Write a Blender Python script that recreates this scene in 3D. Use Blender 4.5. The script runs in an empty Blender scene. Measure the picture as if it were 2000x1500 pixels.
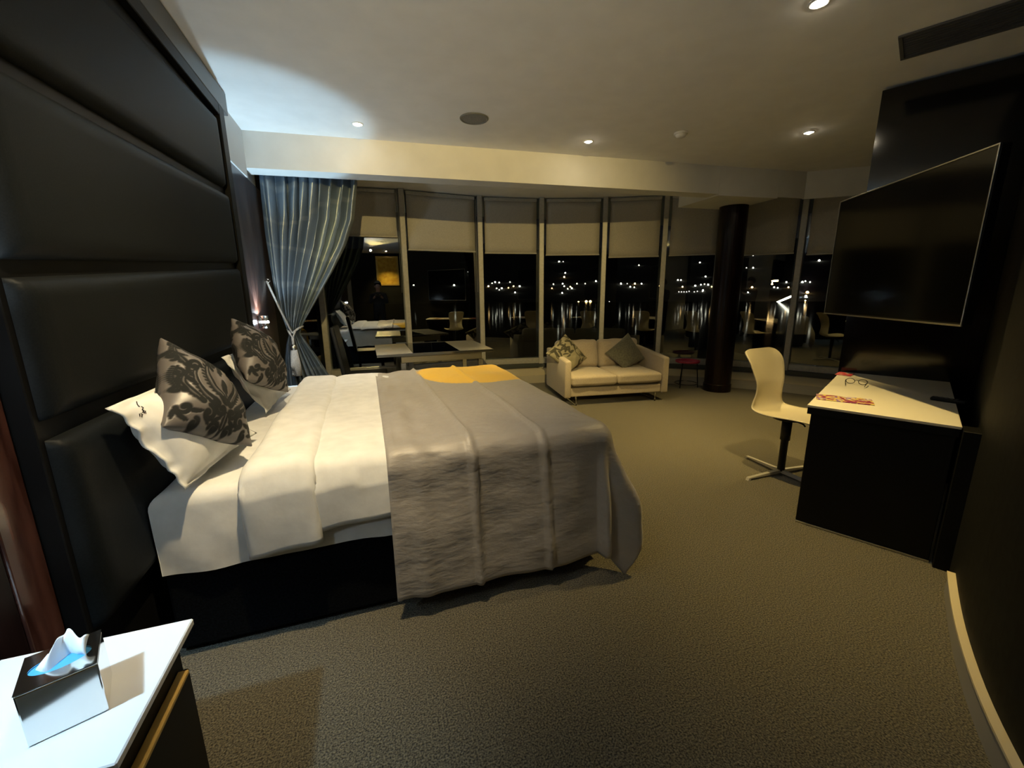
import bpy, bmesh, math, random
import numpy as np
from mathutils import Vector, Matrix, noise as mnoise
random.seed(7)
scene = bpy.context.scene
COL = scene.collection
PI = math.pi

# ------------------------------------------------------------------ camera
FPX, CH = 815.0, 1.40
YAW, PITCH, ROLL = math.radians(18.9), math.radians(12.3), math.radians(0.6)
_fw = Vector((math.sin(YAW)*math.cos(PITCH), math.cos(YAW)*math.cos(PITCH), -math.sin(PITCH)))
_rt = Vector((math.cos(YAW), -math.sin(YAW), 0)); _up = _rt.cross(_fw)
_R = _rt*math.cos(ROLL) - _up*math.sin(ROLL); _U = _R.cross(_fw)
CAMP = Vector((0, 0, CH))
cd = bpy.data.cameras.new('camera'); cam = bpy.data.objects.new('camera', cd); COL.objects.link(cam)
m3 = Matrix((_R, _U, -_fw)).transposed()
cam.matrix_world = Matrix.Translation(CAMP) @ m3.to_4x4()
cd.sensor_fit = 'HORIZONTAL'; cd.sensor_width = 36.0; cd.lens = 36.0*FPX/2000.0
cd.clip_start = 0.05; cd.clip_end = 5000
scene.camera = cam
def ray(x, y): return _R*((x-1000)/FPX) + _U*((750-y)/FPX) + _fw
def at_z(x, y, z): d = ray(x, y); return CAMP + d*((z-CH)/d.z)
def at_x(x, y, X): d = ray(x, y); return CAMP + d*(X/d.x)
def at_y(x, y, Y): d = ray(x, y); return CAMP + d*(Y/d.y)
def at_r(x, y, r): d = ray(x, y); return CAMP + d*(r/math.hypot(d.x, d.y))
def at_plane(x, y, p, n):
    d = ray(x, y); n = Vector(n); return CAMP + d*((Vector(p)-CAMP).dot(n)/d.dot(n))

# ------------------------------------------------------------------ world + exposure
world = bpy.data.worlds.new('night'); scene.world = world; world.use_nodes = True
bg = world.node_tree.nodes['Background']
bg.inputs[0].default_value = (0.05, 0.045, 0.06, 1); bg.inputs[1].default_value = 0.02
vs = scene.view_settings
vs.view_transform = 'Standard'; vs.look = 'None'; vs.gamma = 1.0; vs.use_curve_mapping = False
vs.exposure = 1.4

WARM = (1.0, 0.72, 0.25)
SPILL = (0.74, 0.90, 1.0)
P_SPILL = 7.5     # wide stray light of a bedside wall light
COOL = (0.48, 0.77, 1.0)
P_DOWN = 125.0       # watts of one ceiling downlight
P_UP = 27.0         # up-beam of a bedside wall light
P_DN = 7.0         # down-beam of a bedside wall light

# ------------------------------------------------------------------ helpers
def mat(name, base=(.5,.5,.5), rough=.5, metal=0.0, spec=.5, emit=None, estr=1.0, sheen=0, coat=0):
    m = bpy.data.materials.new(name); m.use_nodes = True
    b = m.node_tree.nodes['Principled BSDF']
    b.inputs['Base Color'].default_value = (*base, 1)
    b.inputs['Roughness'].default_value = rough
    b.inputs['Metallic'].default_value = metal
    b.inputs['Specular IOR Level'].default_value = spec
    if sheen: b.inputs['Sheen Weight'].default_value = sheen
    if coat: b.inputs['Coat Weight'].default_value = coat; b.inputs['Coat Roughness'].default_value = .08
    if emit:
        b.inputs['Emission Color'].default_value = (*emit, 1); b.inputs['Emission Strength'].default_value = estr
    return m
class NT:
    def __init__(s, m): s.nt = m.node_tree; s.b = s.nt.nodes['Principled BSDF']
    def n(s, t, **kw):
        q = s.nt.nodes.new(t)
        for k, v in kw.items():
            if k.startswith('i_'): q.inputs[int(k[2:]) if k[2:].isdigit() else k[2:].replace('_', ' ')].default_value = v
            else: setattr(q, k, v)
        return q
    def l(s, a, ai, b, bi): s.nt.links.new(a.outputs[ai], b.inputs[bi])
def tex_noise(m, scale=40, c1=(.1,.1,.1), c2=(.2,.2,.2), bump=.2, dist=.01, p1=.35, p2=.65, detail=4, stretch=None, bump_scale=None):
    """colour variation and fine relief from object-space noise"""
    t = NT(m); tc = t.n('ShaderNodeTexCoord'); mp = t.n('ShaderNodeMapping'); t.l(tc, 'Object', mp, 0)
    if stretch: mp.inputs['Scale'].default_value = stretch
    nz = t.n('ShaderNodeTexNoise'); nz.inputs['Scale'].default_value = scale; nz.inputs['Detail'].default_value = detail
    t.l(mp, 0, nz, 'Vector')
    cr = t.n('ShaderNodeValToRGB'); t.l(nz, 'Fac', cr, 0)
    cr.color_ramp.elements[0].position = p1; cr.color_ramp.elements[0].color = (*c1, 1)
    cr.color_ramp.elements[1].position = p2; cr.color_ramp.elements[1].color = (*c2, 1)
    t.l(cr, 0, t.b, 'Base Color')
    if bump:
        src = nz
        if bump_scale:
            src = t.n('ShaderNodeTexNoise'); src.inputs['Scale'].default_value = bump_scale; src.inputs['Detail'].default_value = 3; t.l(mp, 0, src, 'Vector')
        bp = t.n('ShaderNodeBump'); bp.inputs['Strength'].default_value = bump; bp.inputs['Distance'].default_value = dist
        t.l(src, 'Fac', bp, 'Height'); t.l(bp, 0, t.b, 'Normal')
    return m

def link(name, me, m=None, parent=None, smooth=False):
    o = bpy.data.objects.new(name, me); COL.objects.link(o)
    if m is not None and len(me.materials) == 0: me.materials.append(m)
    if smooth: me.polygons.foreach_set('use_smooth', [True]*len(me.polygons))
    if parent: o.parent = parent
    return o
def obj(name, bm, m=None, parent=None, smooth=False, recalc=True):
    if recalc: bmesh.ops.recalc_face_normals(bm, faces=bm.faces)
    me = bpy.data.meshes.new(name); bm.to_mesh(me); bm.free()
    return link(name, me, m, parent, smooth)
def tag(o, label=None, cat=None, group=None, kind=None):
    if label: o['label'] = label
    if cat: o['category'] = cat
    if group: o['group'] = group
    if kind: o['kind'] = kind
    return o
def struct(o): o['kind'] = 'structure'; return o
def empty(name, loc=(0,0,0), rz=0):
    o = bpy.data.objects.new(name, None); COL.objects.link(o); o.location = loc; o.rotation_euler = (0,0,rz); o.empty_display_size = .05
    return o
def copy_tree(o, parent=None):
    c = o.copy(); COL.objects.link(c)
    if parent: c.parent = parent
    for ch in list(o.children): copy_tree(ch, c)
    return c
def BM(): return bmesh.new()
def add_box(bm, x0, x1, y0, y1, z0, z1, bev=0.0, seg=2, M=None):
    vs_ = [bm.verts.new((x, y, z)) for x in (x0,x1) for y in (y0,y1) for z in (z0,z1)]
    fs = [(0,1,3,2),(4,6,7,5),(0,4,5,1),(2,3,7,6),(0,2,6,4),(1,5,7,3)]
    F = [bm.faces.new([vs_[i] for i in f]) for f in fs]
    geom = vs_
    if bev:
        es = list({e for f in F for e in f.edges})
        r = bmesh.ops.bevel(bm, geom=es, offset=bev, segments=seg, affect='EDGES', profile=.5)
        geom = list({v for f in r['faces'] for v in f.verts} | {v for v in vs_ if v.is_valid})
        geom = list({v for v in geom if v.is_valid})
    if M is not None:
        bmesh.ops.transform(bm, matrix=M, verts=geom)
    return bm
def box(name, m, parent, x0, x1, y0, y1, z0, z1, bev=0.0, seg=2, M=None):
    return obj(name, add_box(BM(), x0, x1, y0, y1, z0, z1, bev, seg, M), m, parent, smooth=False)
def add_prism(bm, pts, z0, z1):
    """vertical prism over a plan polygon"""
    b = [bm.verts.new((p[0], p[1], z0)) for p in pts]; t = [bm.verts.new((p[0], p[1], z1)) for p in pts]
    bm.faces.new(b[::-1]); bm.faces.new(t)
    for i in range(len(pts)):
        j = (i+1) % len(pts); bm.faces.new((b[i], b[j], t[j], t[i]))
    return bm
def add_lathe(bm, prof, seg=24, c=(0,0,0)):
    rings = []
    for r, z in prof:
        if r < 1e-6: rings.append([bm.verts.new((c[0], c[1], c[2]+z))])
        else: rings.append([bm.verts.new((c[0]+r*math.cos(2*PI*i/seg), c[1]+r*math.sin(2*PI*i/seg), c[2]+z)) for i in range(seg)])
    for a, b in zip(rings[:-1], rings[1:]):
        for i in range(seg):
            j = (i+1) % seg
            if len(a) == 1 and len(b) == 1: continue
            if len(a) == 1: bm.faces.new((a[0], b[i], b[j]))
            elif len(b) == 1: bm.faces.new((a[i], b[0], a[j]))
            else: bm.faces.new((a[i], b[i], b[j], a[j]))
    return bm
def add_tube(bm, pts, r, seg=10, caps=True):
    pts = [Vector(p) for p in pts]; rings = []
    n = len(pts); up = Vector((0,0,1))
    for i, p in enumerate(pts):
        d = (pts[min(i+1,n-1)] - pts[max(i-1,0)]).normalized()
        a = d.cross(up)
        if a.length < .05: a = d.cross(Vector((1,0,0)))
        a.normalize(); b = d.cross(a).normalized()
        rr = r[i] if isinstance(r, (list, tuple)) else r
        rings.append([bm.verts.new(p + a*rr*math.cos(2*PI*k/seg) + b*rr*math.sin(2*PI*k/seg)) for k in range(seg)])
    for A, B in zip(rings[:-1], rings[1:]):
        for k in range(seg): bm.faces.new((A[k], A[(k+1)%seg], B[(k+1)%seg], B[k]))
    if caps: bm.faces.new(rings[0][::-1]); bm.faces.new(rings[-1])
    return bm
def grid_mesh(name, P, closed_u=False):
    """P: array [nu][nv] of points -> quad mesh"""
    nu, nv = len(P), len(P[0])
    v = [tuple(P[i][j]) for i in range(nu) for j in range(nv)]
    f = []
    for i in range(nu if closed_u else nu-1):
        for j in range(nv-1):
            a = i*nv+j; b = ((i+1) % nu)*nv+j
            f.append((a, b, b+1, a+1))
    me = bpy.data.meshes.new(name); me.from_pydata(v, [], f); me.update(); return me
def thick(o, t, off=0.0):
    md = o.modifiers.new('thickness', 'SOLIDIFY'); md.thickness = t; md.offset = off; return o
def frame_M(o, ex, ey, ez): return Matrix.Translation(Vector(o)) @ Matrix((Vector(ex), Vector(ey), Vector(ez))).transposed().to_4x4()
def sm(a, b, x):
    t = min(1, max(0, (x-a)/(b-a))) if b != a else (0 if x < a else 1)
    return t*t*(3-2*t)
def nz(x, y, z=0.0): return mnoise.noise(Vector((x, y, z)))

# ------------------------------------------------------------------ materials
M = {}
M['ceiling'] = tex_noise(mat('ceiling_paint', rough=.85), 6, (.78,.78,.76), (.82,.82,.80), .03, .002)
M['white_wall'] = mat('white_paint', (.66,.66,.65), .6)
M['beam'] = tex_noise(mat('beam_paint', rough=.75), 5, (.66,.66,.63), (.70,.70,.67), .03, .002)
M['dark_wall'] = tex_noise(mat('dark_wallpaper', rough=.7, spec=.2), 30, (.004,.004,.003), (.009,.009,.007), .15, .002)
M['carpet'] = tex_noise(mat('carpet', rough=.95, spec=.1, sheen=.3), 170, (.018,.016,.012), (.27,.24,.155), 1.0, .008, .37, .72, 6)
M['wood'] = tex_noise(mat('dark_mahogany', rough=.28, spec=.3), 5, (.004,.002,.002), (.014,.006,.005), .03, .002, stretch=(6,6,.5))
M['red_wood'] = tex_noise(mat('red_mahogany', rough=.2, coat=.6), 6, (.03,.010,.007), (.09,.036,.026), .03, .002, stretch=(6,6,.8))
M['timber'] = tex_noise(mat('bedside_mahogany', rough=.30, coat=.15, spec=.3), 5, (.016,.006,.004), (.050,.020,.013), .03, .002, stretch=(6,6,.5))
M['black_gloss'] = tex_noise(mat('black_gloss_panel', rough=.12, coat=.3), 5, (.003,.003,.003), (.006,.005,.004), .06, .002, stretch=(1,1,4))
M['black_satin'] = mat('black_satin', (.003,.003,.003), .5, spec=.25)
M['leather'] = tex_noise(mat('charcoal_leather', rough=.55, spec=.18), 220, (.003,.0042,.0048), (.0065,.008,.0088), .12, .001)
M['divan'] = tex_noise(mat('black_divan_fabric', rough=.9, spec=.05), 120, (.002,.0025,.003), (.006,.007,.009), .3, .002)
M['band'] = mat('grey_panel_band', (.11,.115,.12), .4)
M['sheet'] = tex_noise(mat('white_cotton', rough=.8, sheen=.15), 14, (.72,.72,.70), (.80,.80,.78), .22, .008)
M['chrome'] = mat('chrome', (.78,.78,.76), .12, 1.0)
M['steel'] = mat('brushed_steel', (.55,.53,.48), .3, 1.0)
M['alu'] = tex_noise(mat('grey_aluminium', rough=.45, metal=.2), 30, (.40,.40,.38), (.46,.46,.44), .02, .001)
M['darkframe'] = mat('dark_frame', (.05,.06,.06), .4)
M['blind'] = tex_noise(mat('roller_blind', rough=.9, spec=.2), 160, (.44,.43,.40), (.52,.51,.47), .15, .001, stretch=(1,1,.4))
M['gold'] = mat('oak_strip', (.55,.36,.10), .4)
M['white_top'] = mat('white_laminate', (.78,.79,.80), .18, spec=.4)
M['cream_top'] = mat('cream_laminate', (.74,.70,.60), .3, spec=.4)
M['sofa'] = tex_noise(mat('beige_velour', rough=.9, sheen=.4), 90, (.40,.34,.27), (.47,.41,.33), .25, .003)
M['shell'] = mat('cream_plastic', (.62,.56,.42), .35)
M['pink'] = tex_noise(mat('magenta_lacquer', rough=.35), 14, (.35,.01,.05), (.55,.06,.12), .0)
M['blackmetal'] = mat('black_metal', (.01,.01,.01), .4, .3)
M['screen'] = mat('tv_screen', (.001,.001,.001), .12, spec=.25)
M['foot'] = mat('satin_steel', (.62,.60,.55), .45, .5)
M['cord'] = tex_noise(mat('cream_cord', rough=.8), 120, (.42,.42,.42), (.6,.6,.6), .5, .003)
M['skirting_cap'] = mat('cream_skirting', (.66,.58,.40), .4)
M['skirting'] = mat('grey_skirting', (.30,.29,.27), .5)
M['plinth'] = mat('window_plinth', (.50,.47,.38), .6)
# throw: satin grey with a yellow disc
m = mat('grey_satin_throw', (.36,.33,.30), .5, .08, sheen=.3); M['throw'] = m
t = NT(m); tc = t.n('ShaderNodeTexCoord')
def disc_mask(t, tc, c, r, soft):
    sx = t.n('ShaderNodeSeparateXYZ'); t.l(tc, 'Object', sx, 0)
    vm = t.n('ShaderNodeCombineXYZ'); t.l(sx, 'X', vm, 0); t.l(sx, 'Y', vm, 1)
    ds = t.n('ShaderNodeVectorMath', operation='DISTANCE'); t.l(vm, 0, ds, 0); ds.inputs[1].default_value = (c[0], c[1], 0)
    nzz = t.n('ShaderNodeTexNoise'); nzz.inputs['Scale'].default_value = 55; t.l(tc, 'Object', nzz, 'Vector')
    ad = t.n('ShaderNodeMath', operation='MULTIPLY_ADD'); t.l(nzz, 'Fac', ad, 0); ad.inputs[1].default_value = .05; t.l(ds, 'Value', ad, 2)
    mr = t.n('ShaderNodeMapRange'); t.l(ad, 0, mr, 0); mr.inputs[1].default_value = r-soft+.025; mr.inputs[2].default_value = r+soft+.025; mr.inputs[3].default_value = 1; mr.inputs[4].default_value = 0
    return mr, nzz
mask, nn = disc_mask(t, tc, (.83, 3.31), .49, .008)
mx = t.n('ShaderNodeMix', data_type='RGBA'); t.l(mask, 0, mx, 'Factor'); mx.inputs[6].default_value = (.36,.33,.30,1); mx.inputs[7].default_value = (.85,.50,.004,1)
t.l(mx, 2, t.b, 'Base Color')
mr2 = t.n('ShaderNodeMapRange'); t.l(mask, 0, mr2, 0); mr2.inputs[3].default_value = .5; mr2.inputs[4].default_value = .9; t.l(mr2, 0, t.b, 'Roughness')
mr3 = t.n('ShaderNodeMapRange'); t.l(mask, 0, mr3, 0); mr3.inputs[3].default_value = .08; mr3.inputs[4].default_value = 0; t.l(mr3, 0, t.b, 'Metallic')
fn = t.n('ShaderNodeTexNoise'); fn.inputs['Scale'].default_value = 28; fn.inputs['Detail'].default_value = 4; mpp = t.n('ShaderNodeMapping'); mpp.inputs['Scale'].default_value = (.5,1,1.4); t.l(tc, 'Object', mpp, 0); t.l(mpp, 0, fn, 'Vector')
bp = t.n('ShaderNodeBump'); bp.inputs['Strength'].default_value = .35; bp.inputs['Distance'].default_value = .013; t.l(fn, 'Fac', bp, 'Height'); t.l(bp, 0, t.b, 'Normal')
# glass: reflective architectural pane, lets light through
def glass(name, tint=(.9,.95,.95), ior=1.9, rough=0.0):
    m = bpy.data.materials.new(name); m.use_nodes = True; nt = m.node_tree; nt.nodes.remove(nt.nodes['Principled BSDF'])
    out = nt.nodes['Material Output']; fr = nt.nodes.new('ShaderNodeFresnel'); fr.inputs[0].default_value = ior
    tr = nt.nodes.new('ShaderNodeBsdfTransparent'); tr.inputs[0].default_value = (*tint, 1)
    gl = nt.nodes.new('ShaderNodeBsdfGlossy'); gl.inputs['Roughness'].default_value = rough; gl.inputs['Color'].default_value = (1,1,1,1)
    mx = nt.nodes.new('ShaderNodeMixShader'); nt.links.new(fr.outputs[0], mx.inputs[0]); nt.links.new(tr.outputs[0], mx.inputs[1]); nt.links.new(gl.outputs[0], mx.inputs[2]); nt.links.new(mx.outputs[0], out.inputs[0])
    return m
M['glass'] = glass('window_glass', (.85,.92,.92), 1.75)
M['door_glass'] = glass('coated_window_glass', (.72,.80,.80), 3.1)
M['table_glass'] = glass('smoked_table_glass', (.25,.30,.29), 1.5)
M['frosted'] = mat('frosted_cream_glass', (.62,.58,.46), .25, spec=.5)
# curtain satin with woven bands
m = mat('blue_grey_satin', (.3,.33,.36), .3, .45); M['curtain'] = m
t = NT(m); tc = t.n('ShaderNodeTexCoord'); uvn = t.n('ShaderNodeUVMap')
sx = t.n('ShaderNodeSeparateXYZ'); t.l(uvn, 0, sx, 0)
wv = t.n('ShaderNodeTexWave'); wv.wave_type = 'BANDS'; wv.bands_direction = 'Y'; wv.inputs['Scale'].default_value = .9; wv.inputs['Distortion'].default_value = 16; wv.inputs['Detail'].default_value = 1.2; wv.inputs['Detail Scale'].default_value = .7; t.l(uvn, 0, wv, 'Vector')
cr = t.n('ShaderNodeValToRGB'); t.l(wv, 'Fac', cr, 0); cr.color_ramp.elements[0].position = .93; cr.color_ramp.elements[0].color = (0,0,0,1); cr.color_ramp.elements[1].position = .985; cr.color_ramp.elements[1].color = (1,1,1,1)
wb = t.n('ShaderNodeMath', operation='FRACT'); m5 = t.n('ShaderNodeMath', operation='MULTIPLY'); t.l(sx, 'X', m5, 0); m5.inputs[1].default_value = 7.0; t.l(m5, 0, wb, 0)
gt = t.n('ShaderNodeMath', operation='GREATER_THAN'); t.l(wb, 0, gt, 0); gt.inputs[1].default_value = .5
mx = t.n('ShaderNodeMix', data_type='RGBA'); t.l(gt, 0, mx, 'Factor'); mx.inputs[6].default_value = (.17,.22,.27,1); mx.inputs[7].default_value = (.21,.26,.31,1)
mx2 = t.n('ShaderNodeMix', data_type='RGBA'); t.l(cr, 0, mx2, 'Factor'); t.l(mx, 2, mx2, 6); mx2.inputs[7].default_value = (.25,.30,.345,1); t.l(mx2, 2, t.b, 'Base Color')
# attribute driven damask (flocked scrolls on grey satin)
def damask(name, ground, flock):
    m = mat(name, ground, .5); t = NT(m); at = t.n('ShaderNodeAttribute'); at.attribute_name = 'pattern'
    mx = t.n('ShaderNodeMix', data_type='RGBA'); t.l(at, 'Fac', mx, 'Factor'); mx.inputs[6].default_value = (*ground, 1); mx.inputs[7].default_value = (*flock, 1); t.l(mx, 2, t.b, 'Base Color')
    mr = t.n('ShaderNodeMapRange'); t.l(at, 'Fac', mr, 0); mr.inputs[3].default_value = .38; mr.inputs[4].default_value = .95; t.l(mr, 0, t.b, 'Roughness')
    bp = t.n('ShaderNodeBump'); bp.inputs['Strength'].default_value = .5; bp.inputs['Distance'].default_value = .004; t.l(at, 'Fac', bp, 'Height'); t.l(bp, 0, t.b, 'Normal')
    return m
M['damask'] = damask('grey_damask', (.115,.103,.098), (.006,.007,.007))
M['leafprint'] = damask('olive_leaf_print', (.26,.24,.17), (.045,.043,.03))
M['grey_velvet'] = tex_noise(mat('grey_green_velvet', rough=.9, sheen=.3), 50, (.085,.085,.066), (.13,.13,.10), .2, .004)

# ------------------------------------------------------------------ the setting
CZ = 2.80
# floor and ceiling
struct(obj('floor', add_box(BM(), -1.2, 8.0, -3.2, 8.0, -.12, 0.0), M['carpet']))
struct(obj('ceiling', add_box(BM(), -1.2, 8.0, -3.2, 8.0, CZ, CZ+.12), M['ceiling']))
struct(obj('wall_left', add_box(BM(), -1.15, -.94, -3.2, 5.05, 0, CZ), M['white_wall']))
struct(obj('wall_window_return', add_box(BM(), -1.15, -.94, 5.05, 6.35, 0, CZ), M['dark_wall']))
struct(obj('wall_back', add_box(BM(), -1.2, 6.0, -3.3, -3.15, 0, CZ), M['dark_wall']))
# timber cladding either side of the headboard unit
wf = empty('trim_1'); struct(wf)
box('timber_panel', M['timber'], wf, -.945, -.905, 3.64, 5.04, .0, 2.42, .004)
box('timber_panel', M['wood'], wf, -.945, -.905, -1.2, 1.29, .0, 2.42, .004)
box('timber_strip', M['red_wood'], wf, -.945, -.900, 1.292, 1.405, .0, 2.42, .004)
# curved dark wall on the right
cw = [(.95,-3.14),(.93,-2.2),(.95,-1.2),(1.07,-.35),(1.30,.09),(1.66,.43),(2.03,.69),(2.49,.945),(3.09,1.24),(3.9,1.60),(4.7,1.95)]
def smooth_poly(pts, n=6):
    out = []
    P = [Vector((*p, 0)) for p in pts]
    for i in range(len(P)-1):
        p0 = P[max(i-1,0)]; p1 = P[i]; p2 = P[i+1]; p3 = P[min(i+2,len(P)-1)]
        for k in range(n):
            t = k/n
            out.append(.5*((2*p1)+(-p0+p2)*t+(2*p0-5*p1+4*p2-p3)*t*t+(-p0+3*p1-3*p2+p3)*t**3))
    out.append(P[-1]); return [(v.x, v.y) for v in out]
def offset_poly(pts, d):
    out = []
    for i, p in enumerate(pts):
        a = Vector(pts[max(i-1,0)]); b = Vector(pts[min(i+1,len(pts)-1)]); t = (b-a).normalized(); nrm = Vector((-t.y, t.x))
        out.append((p[0]+nrm.x*d, p[1]+nrm.y*d))
    return out
cws = smooth_poly(cw)
struct(obj('wall_right', add_prism(BM(), cws + offset_poly(cws, -.12)[::-1], 0, CZ), M['dark_wall']))
bb = empty('baseboard_right'); struct(bb)
seg = [p for p in cws if p[0] < 2.50]
o = obj('skirting_board', add_prism(BM(), offset_poly(seg, .022) + seg[::-1], 0, .098), M['skirting'], bb)
o = obj('skirting_cap', add_prism(BM(), offset_poly(seg, .028) + seg[::-1], .0985, .108), M['skirting_cap'], bb)
# black wall that carries the television (end of the desk)
UD = Vector((.89,.455,0)).normalized(); VD = Vector((UD.y,-UD.x,0))
W0 = Vector((3.60,2.30,0))
W1 = W0 + VD*.85
struct(obj('wall_television', add_prism(BM(), [W0.xy, W1.xy, (W1+UD*.5).xy, (W0+UD*.5).xy], 0, CZ-.02), M['black_gloss']))
struct(obj('wall_far_right', add_prism(BM(), [(4.05,2.53),(4.45,1.75),(7.2,2.9),(6.9,3.4)], 0, CZ), M['dark_wall']))
# deep beam in front of the windows
bmf = [(-.94,4.53),(5.19,4.02),(5.68,3.62),(6.6,2.85)]
b = BM(); add_prism(b, [(-.94,4.53),(3.98,4.14),(4.02,4.34),(-.94,4.76)], 2.50, CZ)
struct(obj('trim_2', b, M['beam']))
b = BM(); add_prism(b, [(3.982,4.14),(4.80,4.055),(4.86,4.80),(4.02,4.86)], 2.485, CZ)
struct(obj('trim_3', b, M['beam']))
b = BM(); add_prism(b, [(4.802,4.055),(5.19,4.02),(5.20,4.05),(4.805,4.09)], 2.50, CZ)
struct(obj('trim_4', b, M['beam']))
b = BM(); add_prism(b, [(5.192,4.018),(5.68,3.62),(6.6,2.85),(6.63,2.88),(5.70,3.655),(5.205,4.048)], 2.49, CZ)
struct(obj('trim_5', b, M['beam']))
# ceiling step over the timber (white box seen beside the headboard)
struct(obj('trim_6', add_box(BM(), -.94, -.895, 3.66, 4.525, 2.42, CZ), M['white_wall']))

# ---- window facade: faceted curve of mullions and panes
Vx = [(-1.02,5.93),(-.54,6.12),(.548,6.09),(1.652,6.194),(2.568,6.067),(3.468,5.771),(4.234,5.36),(4.853,4.888),(5.493,4.207),(6.02,3.36)]
SC = 1.03
Vx = [Vector((x*SC, y*SC, 0)) for x, y in Vx]
def arc_inner(k, d):
    c = Vector((1.4,1.0,0)); v = Vx[k]-c; return Vx[k] - v.normalized()*d
ZR = .36
b = BM(); add_prism(b, [arc_inner(k,.27).xy for k in range(len(Vx))] + [Vx[k].xy for k in range(len(Vx)-1,-1,-1)], 0, .13)
wp = empty('wall_far'); struct(wp)
obj('plinth', b, M['plinth'], wp)
b = BM()
for k in range(len(Vx)-1):          # sloping ledge above the plinth
    A0, A1 = arc_inner(k,.272), arc_inner(k+1,.272); B0, B1 = arc_inner(k,.10), arc_inner(k+1,.10); C0, C1 = arc_inner(k,0), arc_inner(k+1,0)
    def q(v, z): return b.verts.new((v.x, v.y, z))
    a0,a1,b0,b1,c0,c1 = q(A0,.131),q(A1,.131),q(B0,.205),q(B1,.205),q(C0,.205),q(C1,.205)
    b.faces.new((a0,a1,b1,b0)); b.faces.new((b0,b1,c1,c0))
thick(obj('ledge', b, M['skirting_cap'], wp), .012, -1)
b = BM(); add_prism(b, [arc_inner(k,.06).xy for k in range(len(Vx))] + [Vx[k].xy for k in range(len(Vx)-1,-1,-1)], .218, .275)
obj('dark_gap', b, M['darkframe'], wp)
names_blind_z = [1.98]*10
blind_bottom_px = {1:(735,462),2:(860,490),3:(1000,495),4:(1118,498),5:(1238,502),6:(1360,498),7:(1500,497),8:(1595,497)}
BLAB = {1:'grey roller blind beside the gathered curtain, shortest drop of the row', 2:'grey roller blind lowered above the left part of glass table',
        3:'grey roller blind between the glass table and the sofa', 4:'grey roller blind above the left half of the beige sofa',
        5:'grey roller blind above the right half of the beige sofa', 6:'dim grey roller blind just left of the dark round column',
        7:'dim grey roller blind just right of the dark round column', 8:'dark roller blind next to the television, rightmost of the row'}
for k in range(len(Vx)-1):
    A, B = Vx[k], Vx[k+1]; d = (B-A).normalized(); L = (B-A).length; nrm = Vector((d.y,-d.x,0))   # towards the room
    win = empty('window_%d' % (k+1)); struct(win)
    Mx = frame_M(A, d, -nrm, (0,0,1))          # local x along pane, y outward, z up
    box('pane', M['door_glass'] if k in (1,2) else M['glass'], win, .03, L-.03, .060, .066, ZR, CZ, M=Mx)
    box('bottom_rail', M['alu'], win, .02, L-.02, -.02, .09, .276, ZR, .004, 1, M=Mx)
    box('mullion', M['alu'], win, -.036, .036, -.05, .058, .20, CZ, .005, 1, M=Mx)
    box('mullion_core', M['darkframe'], win, -.02, .02, .060, .14, .20, CZ, M=Mx)
    if 1 <= k <= 8:
        zb = at_plane(*blind_bottom_px[k], A + nrm*(-.02), nrm).z
        bl = empty('roller_blind', A + d*(L/2)); tag(bl, BLAB[k], 'blind', 'roller blinds along the window wall')
        Ml = frame_M((0,0,0), d, -nrm, (0,0,1)); h = L/2
        def fabric():
            P = [[(x, .02+.003*math.sin(x*6+k), z) for z in np.linspace(zb+.012, CZ-.03, 8)] for x in np.linspace(-h+.075, h-.075, 9)]
            me = grid_mesh('fabric', P); me.transform(Ml); return me
        thick(link('fabric', fabric(), M['blind'], bl, True), .002)
        box('bottom_bar', M['blind'], bl, -h+.07, h-.07, .012, .028, zb-.006, zb+.014, .003, 1, M=Ml)
        box('roller_tube', M['alu'], bl, -h+.07, h-.07, -.005, .045, CZ-.06, CZ-.01, .012, 2, M=Ml)
        if k in (1,2):
            cb = BM(); add_tube(cb, [Ml @ Vector((h-.06, .0, CZ-.05)), Ml @ Vector((h-.058, -.004, 1.42))], .004, 6); obj('pull_chain', cb, M['steel'], bl)

# dark round column
cc = Vector((4.70,4.60,0))
colm = obj('trim_7', add_lathe(BM(), [(0,0),(.185,0),(.185,.10),(.175,.11),(.175,2.484),(0,2.484)], 40, cc), M['wood']); struct(colm)

# ------------------------------------------------------------------ night view outside
night = mat('night_land', (.004,.004,.005), .9); night_b = mat('far_building_wall', (.006,.006,.007), .9)
def dim_gloss(name, c, rough):
    m = bpy.data.materials.new(name); m.use_nodes = True; nt = m.node_tree; nt.nodes.remove(nt.nodes['Principled BSDF'])
    g = nt.nodes.new('ShaderNodeBsdfGlossy'); g.inputs['Color'].default_value = (*c, 1); g.inputs['Roughness'].default_value = rough
    nt.links.new(g.outputs[0], nt.nodes['Material Output'].inputs[0]); return m
M['water'] = dim_gloss('river_water', (.10,.10,.10), .075)
ZW = -16.0
struct(obj('ground_river', add_box(BM(), -900, 2600, 30, 1100, ZW-1, ZW), M['water']))
def hill_z(r): return ZW + 1.0 + .16*(r-800)
b = BM(); rows = []
for r_ in (798, 806, 900, 1100, 1400, 1800, 2300):
    rows.append([b.verts.new((r_*math.sin(a_), r_*math.cos(a_), (hill_z(r_)-1.2 if r_ > 800 else ZW-.5))) for a_ in np.linspace(-1.1, 1.9, 121)])
for A, B in zip(rows[:-1], rows[1:]):
    for i in range(120): b.faces.new((A[i], A[i+1], B[i+1], B[i]))
struct(obj('ground_far_bank', b, night, None, True))
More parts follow.
